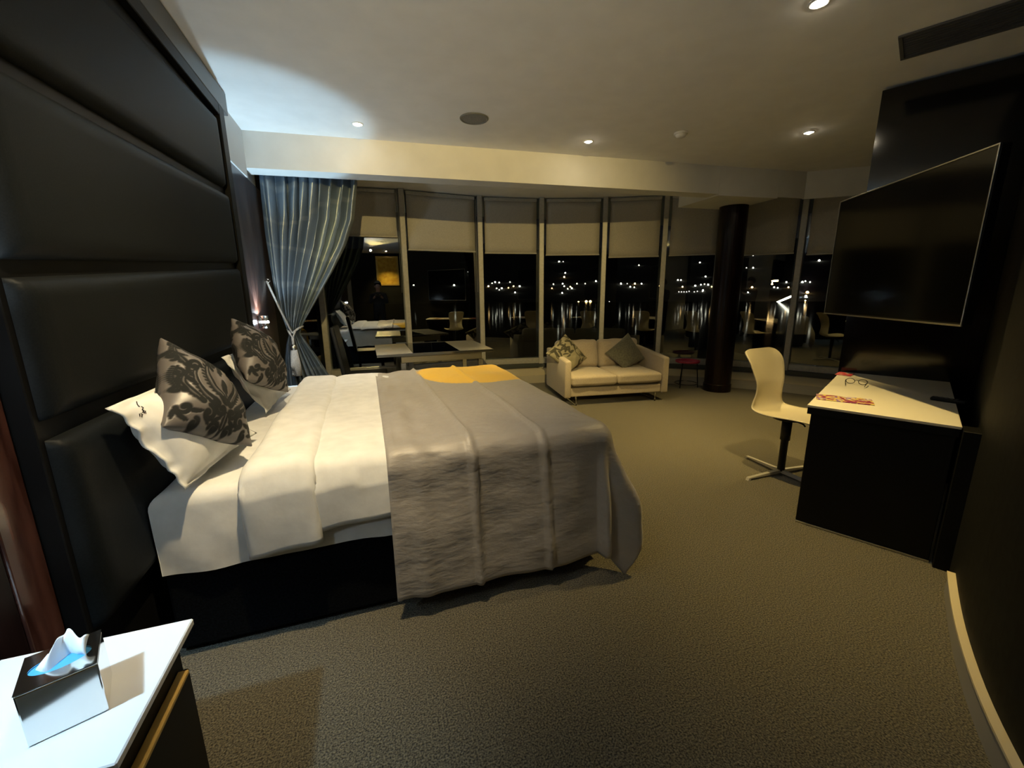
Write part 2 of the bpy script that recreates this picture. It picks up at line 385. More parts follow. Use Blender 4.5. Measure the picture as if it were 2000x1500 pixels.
# tiny lights across the river: pixel, size(px), colour
def lamp_mat(n, c, s): return mat('city_lamp_'+n, (0,0,0), .5, emit=c, estr=s)
LW = lamp_mat('white', (1.0,.86,.66), 14.0); LA = lamp_mat('amber', (1.0,.55,.20), 16.0); LD = lamp_mat('dim', (.9,.75,.6), 3.0)
b = BM(); bmesh.ops.create_icosphere(b, subdivisions=1, radius=1.0)
pm = bpy.data.meshes.new('lamp_globe'); b.to_mesh(pm); b.free()
meshes = {}
for key, mm in (('w', LW), ('a', LA), ('d', LD)):
    q = pm.copy(); q.materials.append(mm); meshes[key] = q
def city_light(px, py, key, r_px, dist=830):
    d = ray(px, py); te = d.z/math.hypot(d.x, d.y)          # the light stands where its line of sight meets the hillside
    dist = max(803.0, (CH-ZW-1.0+.16*800)/(.16-te)); p = at_r(px, py, dist); s = r_px/FPX*dist*.80
    o = bpy.data.objects.new('city_light', meshes[key]); COL.objects.link(o); o.location = p; o.scale = (s, s, s)
    tag(o, 'tiny point of light on the dark bank across the river', 'light', 'city lights across the river')
CLX = [(912,511),(919,531),(914,531),(916,536),(954,559),(961,553),(967,551),(975,552),(996,551),(1003,559),(1015,559),(970,563),(975,566),(980,563),(993,562),(1006,571),(1092,511),(1100,511),(1104,533),(1102,541),(1081,555),(1099,554),(1102,559),(1109,564),(1114,560),(1117,563),(1127,554),(1143,554),(1164,549),(1078,563),(1098,572),(1213,554),(1225,554),(1231,560),(1240,554),(1239,561),(1253,554),(1324,547),(1330,547),(1333,560),(1358,558),(1369,556),(1376,555),(1383,556),(1390,560),(1395,561),(1373,567),(1458,523),(1471,523),(1469,561),(1461,571),(1536,551),(1512,561),(1519,562),(1540,561),(1567,551),(1573,549),(1582,551),(1574,578),(1573,587),(1566,594),(1600,509),(1471,499),(1513,594),(1534,594),(1248,518),(1378,540),(1367,513)]
for i, (x, y) in enumerate(CLX): city_light(x, y, ('w','w','d','w','a')[i % 5], (1.5,1.9,1.2)[i % 3])
for (x, y, k, s) in [(887,557,'w',2.2),(889,600,'w',1.8),(808,557,'d',2),(810,600,'d',1.6),(1130,590,'a',2.2),(1145,589,'a',3.0),(1153,589,'a',3.0),(1013,600,'w',1.2),(1022,600,'w',1.4),(1029,600,'d',1.2),(1233,593,'w',1.6),(1241,593,'w',1.6),(1248,593,'w',1.6),(1254,593,'d',1.4),(1312,596,'w',1.8),(1311,605,'d',1.4),(1071,598,'d',1.6),(1190,590,'d',2.0),(1577,571,'a',2.6)]:
    city_light(x, y, k, s, 815)
for (x, y) in [(1326,570),(1331,570),(1336,570),(1341,570),(1346,569),(1356,570),(1362,569),(1372,569),(1098,595),(1225,600),(955,600),(1015,604),(1328,600),(1362,601),(1388,602),(1460,597),(1522,597),(1534,597),(1118,602)]:
    city_light(x, y, 'a' if y > 590 else 'd', 1.9 if y > 590 else 1.2, 805)
# lit bridge on the right
A = at_r(1514, 592, 800); B = at_r(1545, 579, 640)
brg = BM(); add_tube(brg, [A, (A+B)/2, B], 1.1, 6)
tag(obj('lit_bridge', brg, LW), 'slanting lit bridge deck across the dark river at right', 'bridge')
c1 = at_r(1508, 556, 820); c2 = at_r(1508, 549, 820); c3 = at_r(1520, 548, 820)
brg = BM(); add_tube(brg, [c1, c2, c3], 1.6, 6); tag(obj('lit_gantry', brg, LA), 'bent strip of warm light on the far bank', 'light')

# ------------------------------------------------------------------ ceiling fittings
def downlight(x, y, label, power=P_DOWN, col=WARM, es=55, tilt=(0,0), cone=76):
    r = empty('ceiling_downlight', (x, y, CZ)); tag(r, label, 'downlight', 'recessed ceiling downlights')
    obj('trim_ring', add_lathe(BM(), [(.030,-.001),(.030,-.006),(.046,-.006),(.050,-.002),(.050,-.0005)], 28), M['white_wall'], r, True)
    obj('bulb', add_lathe(BM(), [(0,-.017),(.012,-.015),(.022,-.010),(.028,-.004),(.029,-.001),(0,-.001)], 24), mat('bulb_glow', (0,0,0), .5, emit=(1,.86,.62), estr=es), r)
    ld = bpy.data.lights.new('downlight_beam', 'SPOT'); ld.energy = power; ld.color = col; ld.spot_size = math.radians(cone); ld.spot_blend = 1.0; ld.shadow_soft_size = .03
    lo = bpy.data.objects.new('downlight_beam', ld); COL.objects.link(lo); lo.parent = r; lo.location = (0,0,-.03); lo.rotation_euler = (math.radians(tilt[0]), math.radians(tilt[1]), 0)
    return r
downlight(.054, 4.093, 'lit downlight in the blue-white patch near the curtain', P_DOWN*.28, (1.0,.84,.60))
downlight(2.121, 3.883, 'lit warm downlight in front of the beam above the sofa')
downlight(3.929, 3.077, 'lit warm downlight on the ceiling beside the television wall')
downlight(2.258, 1.802, 'lit warm downlight at the top edge nearest the desk', P_DOWN*.75)
downlight(-.10, 1.28, 'lit warm downlight over the near side of the bed', 90.0, (1.0,.78,.44), tilt=(25,8), cone=80)
def gimbal(loc, aim, label, power, size, blend):
    """adjustable ceiling spotlight on a short stem"""
    r = empty('ceiling_spotlight', loc); tag(r, label, 'spotlight')
    d = (Vector(aim)-Vector(loc)).normalized(); q = d.to_track_quat('-Z', 'Y').to_matrix().to_4x4()
    obj('stem', add_lathe(BM(), [(0,.05),(.03,.05),(.03,.042),(.008,.04),(.008,-.02),(0,-.02)], 16), M['white_wall'], r, True)
    o = obj('can', add_lathe(BM(), [(0,.05),(.034,.05),(.036,-.05),(.032,-.05),(.030,.045),(0,.045)], 24), M['white_wall'], r, True); o.matrix_local = Matrix.Translation((0,0,-.05)) @ q
    o2 = obj('lens', add_lathe(BM(), [(0,-.034),(.030,-.034),(.030,-.030),(0,-.030)], 20), mat('spot_glow', (0,0,0), .5, emit=(1,.86,.62), estr=30), r); o2.matrix_local = Matrix.Translation((0,0,-.05)) @ q
    ld = bpy.data.lights.new('spot_beam', 'SPOT'); ld.energy = power; ld.color = WARM; ld.spot_size = math.radians(size); ld.spot_blend = blend; ld.shadow_soft_size = .02
    lo = bpy.data.objects.new('spot_beam', ld); COL.objects.link(lo); lo.parent = r; lo.matrix_local = Matrix.Translation(Vector((0,0,-.05))+d*.055) @ q
gimbal((-.15,-1.1,CZ-.05), (1.5,6,1.72), 'ceiling spotlight behind the viewer aimed across the bed at the windows', 230, 50, .8)
r = empty('ceiling_speaker', (.959, 3.688, CZ)); tag(r, 'round flat grey speaker grille in the ceiling above the bed', 'speaker')
obj('rim', add_lathe(BM(), [(.100,-.001),(.100,-.010),(.112,-.010),(.118,-.004),(.118,-.001)], 40), M['band'], r, True)
g = tex_noise(mat('speaker_mesh', rough=.7), 260, (.12,.12,.12), (.28,.28,.27), .5, .002)
obj('grille', add_lathe(BM(), [(0,-.009),(.06,-.0085),(.099,-.006),(.099,-.001),(0,-.001)], 40), g, r)
r = empty('smoke_detector', (2.815, 3.437, CZ)); tag(r, 'small domed white smoke detector on the ceiling', 'smoke detector')
obj('base', add_lathe(BM(), [(0,-.001),(.060,-.001),(.060,-.014),(.045,-.016),(0,-.016)], 32), M['white_wall'], r, True)
obj('dome', add_lathe(BM(), [(.046,-.016),(.046,-.022),(.040,-.036),(.022,-.044),(0,-.045)], 32), M['white_wall'], r, True)
downlight(.30, -2.35, 'lit downlight over the picture on the back wall', 90.0, tilt=(-18,0))
# air vent in the ceiling above the television
vent = empty('ceiling_vent', (3.05, 1.88, CZ)); tag(vent, 'dark slatted rectangular air vent in the ceiling above television', 'vent')
Mv = frame_M((0,0,0), VD, UD, (0,0,1)); M['ventgrey'] = mat('vent_grey', (.09,.09,.085), .5)
box('backing', M['black_satin'], vent, .0, .80, -.06, .24, -.004, -.001, M=Mv)
for (x0,x1,y0,y1) in ((-.02,.82,-.08,-.06),(-.02,.82,.24,.26),(-.02,0,-.06,.24),(.80,.82,-.06,.24)):
    box('vent_frame', M['ventgrey'], vent, x0,x1,y0,y1,-.012,-.001, .002,1, M=Mv)
for i in range(9):
    y0 = -.05 + i*.032
    box('slat', M['ventgrey'], vent, .002,.798, y0, y0+.018, -.011,-.006, M=Mv)

# ------------------------------------------------------------------ headboard unit
hb = empty('headboard_wall_unit', (-.86, 2.54, 0)); tag(hb, 'tall charcoal padded leather headboard rising behind the bed to the ceiling', 'headboard')
hb_o = Vector((-.86, 2.54, 0))
def hpart(name, m, x0,x1,y0,y1,z0,z1,bev=.004,seg=2):
    return box(name, m, hb, x0-hb_o.x, x1-hb_o.x, y0-hb_o.y, y1-hb_o.y, z0, z1, bev, seg)
hpart('back_board', M['black_satin'], -.935,-.855, 1.41,3.66, 0, 2.64, .003,1)
hpart('top_band', M['band'], -.935,-.822, 1.41,3.80, 2.655, CZ-.002, .004,1)
def padded(name, y0,y1, zb0,zb1, zt0,zt1, x0=-.854, depth=.040, r=.05):
    """puffy panel; bottom edge zb0->zb1 and top edge zt0->zt1 (near->far)"""
    nu, nv = 36, 18; P = []
    for i in range(nu+1):
        row = []
        u = i/nu
        for j in range(nv+1):
            v = j/nv
            uu = .5-.5*math.cos(PI*u)*(.6+.4*abs(math.cos(PI*u))); vv = .5-.5*math.cos(PI*v)*(.6+.4*abs(math.cos(PI*v)))
            zb = zb0+(zb1-zb0)*uu; zt = zt0+(zt1-zt0)*uu
            y = y0+(y1-y0)*uu; z = zb+(zt-zb)*vv
            e = min((y-y0), (y1-y), (z-zb), (zt-z)); e = max(e, 0)
            k = math.sqrt(max(0, 1-(1-min(1,e/r))**2))
            row.append((x0+depth*k - hb_o.x, y-hb_o.y, z))
        P.append(row)
    return link(name, grid_mesh(name, P), M['leather'], hb, True)
hpart('frame_post', M['black_satin'], -.854,-.816, 3.545,3.66, 0, 2.645, .004,1)
hpart('frame_rail', M['black_satin'], -.854,-.816, 1.41,3.544, 2.575, 2.645, .004,1)
padded('padded_panel', 1.43,3.50, 2.01,2.115, 2.46,2.55)
padded('padded_panel', 1.43,3.52, 1.495,1.625, 1.965,2.075)
padded('padded_panel', 1.43,3.53, 1.075,1.075, 1.450,1.590)
padded('padded_panel', 1.43,3.54, .42,.42, 1.02,1.02, depth=.050)

# ------------------------------------------------------------------ bedside wall lights
def wall_light(y, z, label, off):
    r = empty('wall_light', (-.905, y, z)); tag(r, label, 'wall light', 'bedside up-and-down wall lights')
    box('back_plate', M['chrome'], r, 0, .010, -.03, .03, -.06, .06, .003,1)
    obj('tube', add_lathe(BM(), [(.024,-.055),(.030,-.055),(.030,.055),(.024,.055),(.024,-.055)], 24, (off,0,0)), M['chrome'], r, True)
    box('arm', M['chrome'], r, .008,off-.028,-.01,.01,-.01,.01,.002,1)
    g = mat('cool_lens', (0,0,0), .5, emit=(.75,.9,1), estr=70)
    obj('upper_lens', add_lathe(BM(), [(0,.046),(.0235,.046),(.0235,.050),(0,.050)], 20, (off,0,0)), g, r)
    obj('lower_lens', add_lathe(BM(), [(0,-.050),(.0235,-.050),(.0235,-.046),(0,-.046)], 20, (off,0,0)), g, r)
    obj('glow_band', add_lathe(BM(), [(.0302,-.010),(.033,-.008),(.033,.008),(.0302,.010)], 20, (off,0,0)), g, r)
    for nm, s, pw, sz in (('up_beam', 1, P_UP, 72), ('down_beam', -1, P_DN, 98), ('up_spill', 1, P_SPILL, 164)):
        ld = bpy.data.lights.new(nm, 'SPOT'); ld.energy = pw; ld.color = SPILL if nm == 'up_spill' else COOL; ld.spot_size = math.radians(sz); ld.spot_blend = .3 if s > 0 else .5; ld.shadow_soft_size = .012
        lo = bpy.data.objects.new(nm, ld); COL.objects.link(lo); lo.parent = r; lo.location = (off, 0, s*.056)
        if s > 0: lo.rotation_euler = (PI, 0, 0)
    return r
wall_light(.86, 1.20, 'bright cool wall light above the bedside table with tissue box', .13)
wall_light(4.24, 1.172, 'bright cool wall light between headboard and curtain', .048)

# ------------------------------------------------------------------ bed
bed = empty('double_bed', (.12, 2.69, 0)); tag(bed, 'large double bed with white mattress on a black divan base', 'bed')
bo = Vector((.12, 2.69, 0))
BX0, BX1, BY0, BY1, BZ = -.80, 1.10, 1.725, 3.66, .695
def bpart(name, bm, m, smooth=False):
    bmesh.ops.translate(bm, vec=-bo, verts=bm.verts); return obj(name, bm, m, bed, smooth)
bpart('divan_base', add_box(BM(), BX0, BX1-.03, BY0+.015, BY1-.015, .035, .375, .012, 2), M['divan'])
for (x, y) in ((BX0+.1,BY0+.08),(BX1-.13,BY0+.08),(BX0+.1,BY1-.08),(BX1-.13,BY1-.08)):
    bpart('foot', add_lathe(BM(), [(0,0),(.03,0),(.03,.036),(0,.036)], 12, (x,y,0)), M['blackmetal'])
def rounded_slab(x0,x1,y0,y1,z0,z1,r,nx=70,ny=60,nside=14,wr=.0,seedv=0):
    """mattress under a fitted sheet: top grid continuing over rounded edges down its sides"""
    P = []
    a_s = [-1 + 2*i/nx for i in range(nx+1)]
    def path(n, L):                        # profile parameter: side bottom -> top -> side bottom
        out = []
        H = z1-z0-r
        for k in range(nside): out.append(('s', k/nside*H, 0, -1))
        return out
    def prof(lo, hi, n):
        out = []
        H = z1-z0-r
        for k in range(nside): out.append((lo, z0+H*k/nside))
        for k in range(6): a = PI/2*k/6; out.append((lo+r-r*math.cos(a), z1-r+r*math.sin(a)))
        for k in range(n+1): out.append((lo+r+(hi-lo-2*r)*k/n, z1))
        for k in range(1,7): a = PI/2*(1-k/6); out.append((hi-r+r*math.cos(a), z1-r+r*math.sin(a)))
        for k in range(1,nside+1): out.append((hi, z1-r-H*k/nside))
        return out
    px = prof(x0,x1,nx); py = prof(y0,y1,ny)
    for (x, zx) in px:
        row = []
        for (y, zy) in py:
            z = min(zx, zy)
            row.append([x, y, z])
        P.append(row)
    return P
P = rounded_slab(BX0, BX1, BY0, BY1, .372, BZ, .055, 60, 60)
for row in P:
    for p in row:
        d = 1-sm(.40,.70,p[2])
        w = .010*nz(p[0]*4, p[1]*4, p[2]*2) + .014*d*nz(p[0]*9+p[2]*6, p[1]*9, 5.0)
        if p[1] < BY0+.02: p[1] -= w + .012*d*math.sin(p[0]*9+1)*sm(.68,.5,p[2])
        if p[1] > BY1-.02: p[1] += w
        if p[0] < BX0+.02: p[0] += 0
        if p[2] > BZ-.06: p[2] += .006*nz(p[0]*5,p[1]*5,1)
        if p[2] < .40: p[2] += .018*nz(p[0]*5, p[1]*5, 3) + (.02*sm(-.2,.2,p[0]) if p[1] < BY0+.05 else 0)
me = grid_mesh('mattress', P); me.transform(Matrix.Translation(-bo)); link('mattress_with_sheet', me, M['sheet'], bed, True)

def drape(xs, t_list, top_z, ynear, yfar, rr, side_out, bulge=None):
    """cloth across the bed: xs = lengthwise stations, t = distance along the cloth measured from the far edge;
    returns points; passes over near edge at ynear and hangs down"""
    P = []
    for x in xs:
        row = []
        for t in t_list:
            Ltop = (yfar - ynear) - rr
            if t <= Ltop:
                y = yfar - t; z = top_z; a = 0
            elif t <= Ltop + rr*PI/2:
                a = (t-Ltop)/rr; y = yfar-Ltop-rr*math.sin(a); z = top_z-rr+rr*math.cos(a)
            else:
                y = ynear; z = top_z-rr-(t-Ltop-rr*PI/2)
            row.append([x, y, z])
        P.append(row)
    return P
# white duvet with turned-back head end
dv = empty('white_duvet', (-.1, 2.69, BZ)); tag(dv, 'white duvet folded back near the pillows, hanging over the bed side', 'duvet')
do = Vector((-.1,2.69,BZ))
def cloth_obj(name, P, m, parent, org, th=.006):
    me = grid_mesh(name, P); me.transform(Matrix.Translation(-org)); o = link(name, me, m, parent, True)
    if th: thick(o, th, -1 if False else 0)
    return o
def duvet_piece(x0, x1, topz, hang0, hang1, nx, out, seedv, far_hang=.25, skew=0.0):
    xs = np.linspace(x0, x1, nx); rr = .075
    W = (BY1+.02) - (BY0-out); L = W - rr + rr*PI/2; P = []
    for i, x in enumerate(xs):
        u = i/(nx-1); hang = hang0+(hang1-hang0)*u + .012*nz(x*7, seedv)
        T = L + hang; row = []
        for t in np.linspace(0, T, 110):
            q = drape([x], [t], topz, BY0-out, BY1+.02, rr, 0)[0][0]
            f = max(0, (t-L)/hang) if t > L else 0
            z = q[2]; y = q[1]; xx = q[0]
            xx += skew*(1-t/T) + .012*nz(y*2.2, seedv+2)*(1-f*.5)
            e = min(u, 1-u); puff = math.sqrt(max(0,1-(1-min(1,e/.22))**2))
            if t <= L: z += .022*puff + .013*nz(xx*3.1, y*3.1, seedv) + .006*nz(xx*8, y*5, seedv) - .022*(1-puff)
            else: y -= .022*puff + .012*nz(xx*5, z*3, seedv) + .010*f*math.sin(xx*16+seedv)
            if t < .12: z -= .05*(1-t/.12)**2
            row.append([xx, y, z])
        P.append(row)
    return P
cloth_obj('duvet_body', duvet_piece(-.30, .17, BZ+.045, .205, .150, 40, .022, 1.3), M['sheet'], dv, do, .004)
cloth_obj('turned_back_fold', duvet_piece(-.50, -.235, BZ+.060, .275, .245, 30, .034, 4.7, skew=-.02), M['sheet'], dv, do, .004)

# grey satin throw
th = empty('grey_throw', (.6, 2.69, BZ)); tag(th, 'grey satin bed throw with a yellow disc draped over the foot of bed', 'throw')
to = Vector((.6,2.69,BZ))
TX0, TX1 = .03, BX1+.01          # bed part; then the cloth runs over the foot
TZ = BZ+.078
def throw_point(s, a):
    """s: cloth coordinate along the bed (metres from TX0), a: cloth coordinate from far edge to near edge and over it"""
    rr = .085
    near = BY0-.062; far = BY1+.03
    Lx = TX1-TX0-rr; Ly = far-near-rr
    ex = s-Lx; ey = a-Ly            # excess beyond the start of rounding
    def hang(e):
        if e <= 0: return 0.0, 0.0
        if e < rr*PI/2: q = e/rr; return rr*math.sin(q), rr*(1-math.cos(q))
        return rr + .03*sm(0,.5,e-rr*PI/2), rr + (e-rr*PI/2)
    x = TX0+min(s, Lx); y = far-min(a, Ly); z = TZ
    if ex > 0 and ey > 0:
        q = math.hypot(ex, ey); ph = math.atan2(ex, ey)       # 0: side, 90deg: foot
        o, d = hang(q)
        o += .10*sm(.05,.5,q)*math.sin(PI*min(1,max(0,ph/(PI/2))))**1.5
        o += .045*sm(.1,.5,q)*math.cos(ph*8.0-.4)
        x += o*math.sin(ph); y -= o*math.cos(ph); z -= d
    elif ex > 0:
        o, d = hang(ex); o += .03*sm(.1,.5,ex)*math.sin(a*5.5+.6); x += o; z -= d
    elif ey > 0:
        o, d = hang(ey); y -= o + .014*sm(.05,.5,ey)*math.sin(s*11.0) ; z -= d
    return Vector((x, y, z))
P = []
S_END = (TX1-TX0)+.40
for i in range(111):
    s = S_END*i/110; row = []
    for j in range(161):
        A_END = (BY1+.03-(BY0-.055)) - .085 + .085*PI/2 + .585 + .03*math.sin(s*2.0) - .03*s
        a = A_END*j/160
        p = throw_point(s, a)
        top = 1.0 if p.z > TZ-.05 else .4
        w = .010*nz(p.x*3, p.y*2.4, 2.2) + .007*nz(p.x*7, p.y*4, 9)
        for cx, amp, wd in ((.36, .020, .013), (.70, .017, .013)):      # pressed creases running across the cloth
            dd = (s+TX0-cx-.05*(a/2.0-.5)); w += amp*math.exp(-(dd/wd)**2)
        # rumples near the head edge of the throw
        rum = math.exp(-((s-.10)/.12)**2)
        w += .022*rum*nz(p.x*11, p.y*6, 4.4)
        if p.z > TZ-.03: p.z += w
        else:
            n = Vector((0,-1,0)) if p.x < TX1 else Vector((.8,-.6,0)); p += n*(w*1.1 + .010*nz(p.x*6, p.z*9, 7.7))
        if j < 10: p.z -= .06*(1-j/10)**2
        if i < 2: p.z -= .006
        row.append(p)
    P.append(row)
M_t = M['throw']
# object coordinates of the throw are relative to its own origin: keep mesh in world coordinates
o = link('throw_cloth', grid_mesh('throw_cloth', P), M_t, None, True); o.parent = th; o.matrix_parent_inverse = Matrix.Translation(-to); thick(o, .004)

# ------------------------------------------------------------------ pillows
def scroll_field(U, V, kind, seed=1):
    """pattern value 0..1 on a unit square, u,v in -1..1: damask scrollwork built from strokes"""
    F = np.full(U.shape, 9.0); U = U.copy()
    def stroke(pts, w0, w1):
        nonlocal F
        n = len(pts)
        for i in range(n-1):
            ax, ay = pts[i]; bx, by = pts[i+1]; w = w0+(w1-w0)*i/max(1,n-2)
            dx, dy = bx-ax, by-ay; L2 = dx*dx+dy*dy+1e-9
            t = np.clip(((U-ax)*dx+(V-ay)*dy)/L2, 0, 1)
            F = np.minimum(F, np.hypot(U-ax-t*dx, V-ay-t*dy)-w)
    def cut(pts, w):
        nonlocal F
        for i in range(len(pts)-1):
            ax, ay = pts[i]; bx, by = pts[i+1]; dx, dy = bx-ax, by-ay; L2 = dx*dx+dy*dy+1e-9
            t = np.clip(((U-ax)*dx+(V-ay)*dy)/L2, 0, 1)
            F = np.maximum(F, w-np.hypot(U-ax-t*dx, V-ay-t*dy))
    def spiral(cx, cy, r, a0, turns, sgn=1, w=.035):
        pts = []
        for k in range(17):
            q = k/16; rr = r*(1-.85*q); a = a0+sgn*turns*2*PI*q; pts.append((cx+rr*math.cos(a), cy+rr*math.sin(a)))
        stroke(pts, w, w*1.4)
    def leaf(x, y, a, L, w):
        pts = [(x+L*q*math.cos(a+.35*q), y+L*q*math.sin(a+.35*q)) for q in np.linspace(0,1,5)]
        n = len(pts)
        for i in range(n-1):
            ww = w*math.sin(PI*(i+.6)/n); stroke(pts[i:i+2], ww, ww)
    if kind == 'damask':
        U[:] = np.abs(U)                    # mirrored about the centre line; strokes are given for one half
        V0 = V
        def plume(x0, y0, h, bend, w, lean=0.0):
            pts = [(x0+bend*math.sin(q*2.5)+lean*q, y0+h*q) for q in np.linspace(0,1,12)]
            stroke(pts, w, w*.30)
            for q in np.linspace(.08,.96,12):      # fringe of little lobes on the outer side
                bx = x0+bend*math.sin(q*2.5)+lean*q+w*(1-.7*q)+.012; stroke([(bx, y0+h*q),(bx+.028, y0+h*q+.012)], .017, .013)
            cut([(x0+bend*math.sin(q*2.5)+lean*q, y0+h*q) for q in np.linspace(.10,.80,10)], w*.20)
            cut([(x0+w*.5*(1-q)+bend*math.sin(q*2.5)+lean*q, y0+h*q) for q in np.linspace(.15,.60,8)], w*.10)
        plume(.07,-.40,.95,.30,.105); plume(.26,-.52,.85,.34,.085,.05); plume(.52,-.50,.62,.26,.065,.05)
        plume(.80,-.30,.55,.10,.055); plume(.72,.30,.55,.14,.05); plume(.05,.55,.42,.22,.06); plume(.40,.50,.42,.20,.055,.05)
        for (cx, cy, r, a0, tn_, sg, w) in ((.18,.50,.13,-PI/2,.95,1,.036),(.62,.30,.13,PI,.9,-1,.032),(.38,-.72,.15,PI/2,.95,1,.038),(.78,-.66,.12,0,.9,-1,.032),(.80,.80,.12,0,.9,1,.030),(.13,-.60,.11,0,.9,-1,.036),
            (.86,.10,.10,PI/2,.9,1,.028),(.90,-.30,.09,PI,.9,-1,.026),(.60,.92,.08,0,.9,1,.026),(.24,.96,.09,PI,.9,-1,.028),(.58,-.92,.09,PI/2,.9,1,.028),(.16,-.92,.10,0,.9,1,.03),(.92,.48,.09,-PI/2,.9,-1,.026)):
            spiral(cx, cy, r, a0, tn_, sg, w)
        for (x, y, a, L, w) in ((.60,-.15,.4,.22,.042),(.66,.02,.9,.2,.04),(.70,.16,1.3,.2,.038),(.86,-.20,1.2,.2,.036),(.30,.84,.6,.2,.036),(.50,.74,1.6,.2,.036),(.70,-.88,.2,.2,.036),(.92,.66,-1.2,.2,.034),(.30,-.88,.5,.18,.036),(.50,-.70,-.3,.2,.036),(.94,-.86,1.5,.2,.034),(.72,.52,.2,.2,.034),(.10,-.72,-.9,.18,.034)):
            leaf(x, y, a, L, w)
        leaf(0,-.25,PI/2-.17,.5,.06); leaf(0,.30,PI/2-.17,.3,.05); leaf(0,-.97,PI/2-.17,.4,.07)
        cut([(0,-.9),(0,-.65)], .016)
    else:
        rnd = random.Random(seed)
        for k in range(34):
            leaf(rnd.uniform(-.95,.95), rnd.uniform(-.95,.95), rnd.uniform(0,2*PI), rnd.uniform(.25,.5), rnd.uniform(.04,.075))
        for k in range(6):
            x, y, a = rnd.uniform(-.8,.8), rnd.uniform(-.8,.8), rnd.uniform(0,6)
            stroke([(x+.6*q*math.cos(a+q), y+.6*q*math.sin(a+q)) for q in np.linspace(0,1,6)], .014, .01)
    return np.clip(.5 - (F-.010)/.012*.5, 0, 1)
def pillow_mesh(name, c, thickness, bulge_dir, n=48, pattern=None, flange=0.0, wrinkle=.006, seed=1, concave=.05, rot_pattern=0.0):
    """c: corner points TL, TR, BR, BL (ordered round); puffed both sides along bulge_dir"""
    TL, TR, BR, BL = [Vector(q) for q in c]; nd = Vector(bulge_dir).normalized()
    verts = []; faces = []; pat = []
    us = np.linspace(-1,1,n+1)
    idx = {}
    def shape(u, v):
        # concave outline between the corner ears
        uu = u*(1-concave*(1-v*v)*abs(u)**2); vv = v*(1-concave*(1-u*u)*abs(v)**2)
        a = (uu+1)/2; bq = (vv+1)/2
        p = BL*(1-a)*(1-bq) + BR*a*(1-bq) + TR*a*bq + TL*(1-a)*bq
        return p
    f = flange
    for side in (1,-1):
        for i, u in enumerate(us):
            for j, v in enumerate(us):
                edge = (i in (0,n)) or (j in (0,n))
                if side == -1 and edge: continue
                p = shape(u, v)
                uu = min(1, abs(u)/(1-f)); vv = min(1, abs(v)/(1-f))
                k = (max(0,1-uu**2.4)**.62)*(max(0,1-vv**2.4)**.62)
                p = p + nd*(side*(thickness/2*k + (.003 if not edge else 0)) + wrinkle*nz(u*3+seed, v*3, side)*(.4+k) + (.02*nz(u*4+seed, v*4, 3.3) if f and k < .02 else 0))
                idx[(side,i,j)] = len(verts); verts.append(tuple(p)); pat.append((u, v, side))
    for side in (1,-1):
        g = lambda i, j: idx[(side,i,j)] if (side,i,j) in idx else idx[(1,i,j)]
        for i in range(n):
            for j in range(n):
                q = (g(i,j), g(i+1,j), g(i+1,j+1), g(i,j+1)); faces.append(q if side == 1 else q[::-1])
    me = bpy.data.meshes.new(name); me.from_pydata(verts, [], faces); me.update()
    bm = bmesh.new(); bm.from_mesh(me); bmesh.ops.recalc_face_normals(bm, faces=bm.faces); bm.to_mesh(me); bm.free()
    if pattern:
        A = np.array(pat); ca, sa = math.cos(rot_pattern), math.sin(rot_pattern)
        U = A[:,0]*ca-A[:,1]*sa; V = A[:,0]*sa+A[:,1]*ca
        F = scroll_field(U, V, pattern, seed)
        at = me.attributes.new('pattern', 'FLOAT', 'POINT'); at.data.foreach_set('value', F.astype(np.float32))
    return me
def pillow(name, label, cat, c, th_, nd, m, group=None, **kw):
    cen = sum((Vector(q) for q in c), Vector())/4; cen.z = min(Vector(q).z for q in c)
    me = pillow_mesh(name, c, th_, nd, **kw); me.transform(Matrix.Translation(-cen))
    o = link(name, me, m, None, True); o.location = cen
    return tag(o, label, cat, group)
# white pillows against the headboard
w1 = pillow('white_pillow', 'white cotton pillow with tiny dark embroidery leaning on headboard, nearest the camera', 'pillow',
       [(-.765,1.56,1.075),(-.765,2.29,1.085),(-.56,2.27,.735),(-.66,1.68,.725)], .20, (.85,0,.45), M['sheet'], 'white bed pillows', flange=.10, wrinkle=.010, seed=2)
w2 = pillow('white_pillow', 'white cotton pillow half hidden behind the farther damask cushion', 'pillow',
       [(-.765,2.66,1.075),(-.765,3.34,1.085),(-.56,3.30,.735),(-.60,2.70,.725)], .15, (.85,0,.45), M['sheet'], 'white bed pillows', flange=.10, wrinkle=.010, seed=9)
# damask cushions
pillow('damask_cushion', 'grey cushion with black damask scrolls leaning on the nearest white pillow', 'cushion',
       [(-.700,1.88,1.225),(-.595,2.17,1.06),(-.455,1.94,.765),(-.560,1.605,.985)] if False else
       [at_plane(313,660,(-.50,1.94,.77),(.86,-.22,.46)), at_plane(432,750,(-.50,1.94,.77),(.86,-.22,.46)), at_plane(492,872,(-.50,1.94,.77),(.86,-.22,.46)), at_plane(318,834,(-.50,1.94,.77),(.86,-.22,.46))],
       .20, (.86,-.22,.46), M['damask'], 'damask bed cushions', n=190, pattern='damask', wrinkle=.012, seed=3, concave=.0)
pillow('damask_cushion', 'grey cushion with black damask scrolls farther along the headboard, below the wall light', 'cushion',
       [at_plane(452,622,(-.44,3.02,.80),(.893,-.157,.423)), at_plane(520,660,(-.44,3.02,.80),(.893,-.157,.423)), at_plane(563,766,(-.44,3.02,.80),(.893,-.157,.423)), at_plane(482,742,(-.44,3.02,.80),(.893,-.157,.423))],
       .18, (.893,-.157,.423), M['damask'], 'damask bed cushions', n=190, pattern='damask', wrinkle=.012, seed=5, concave=.0)

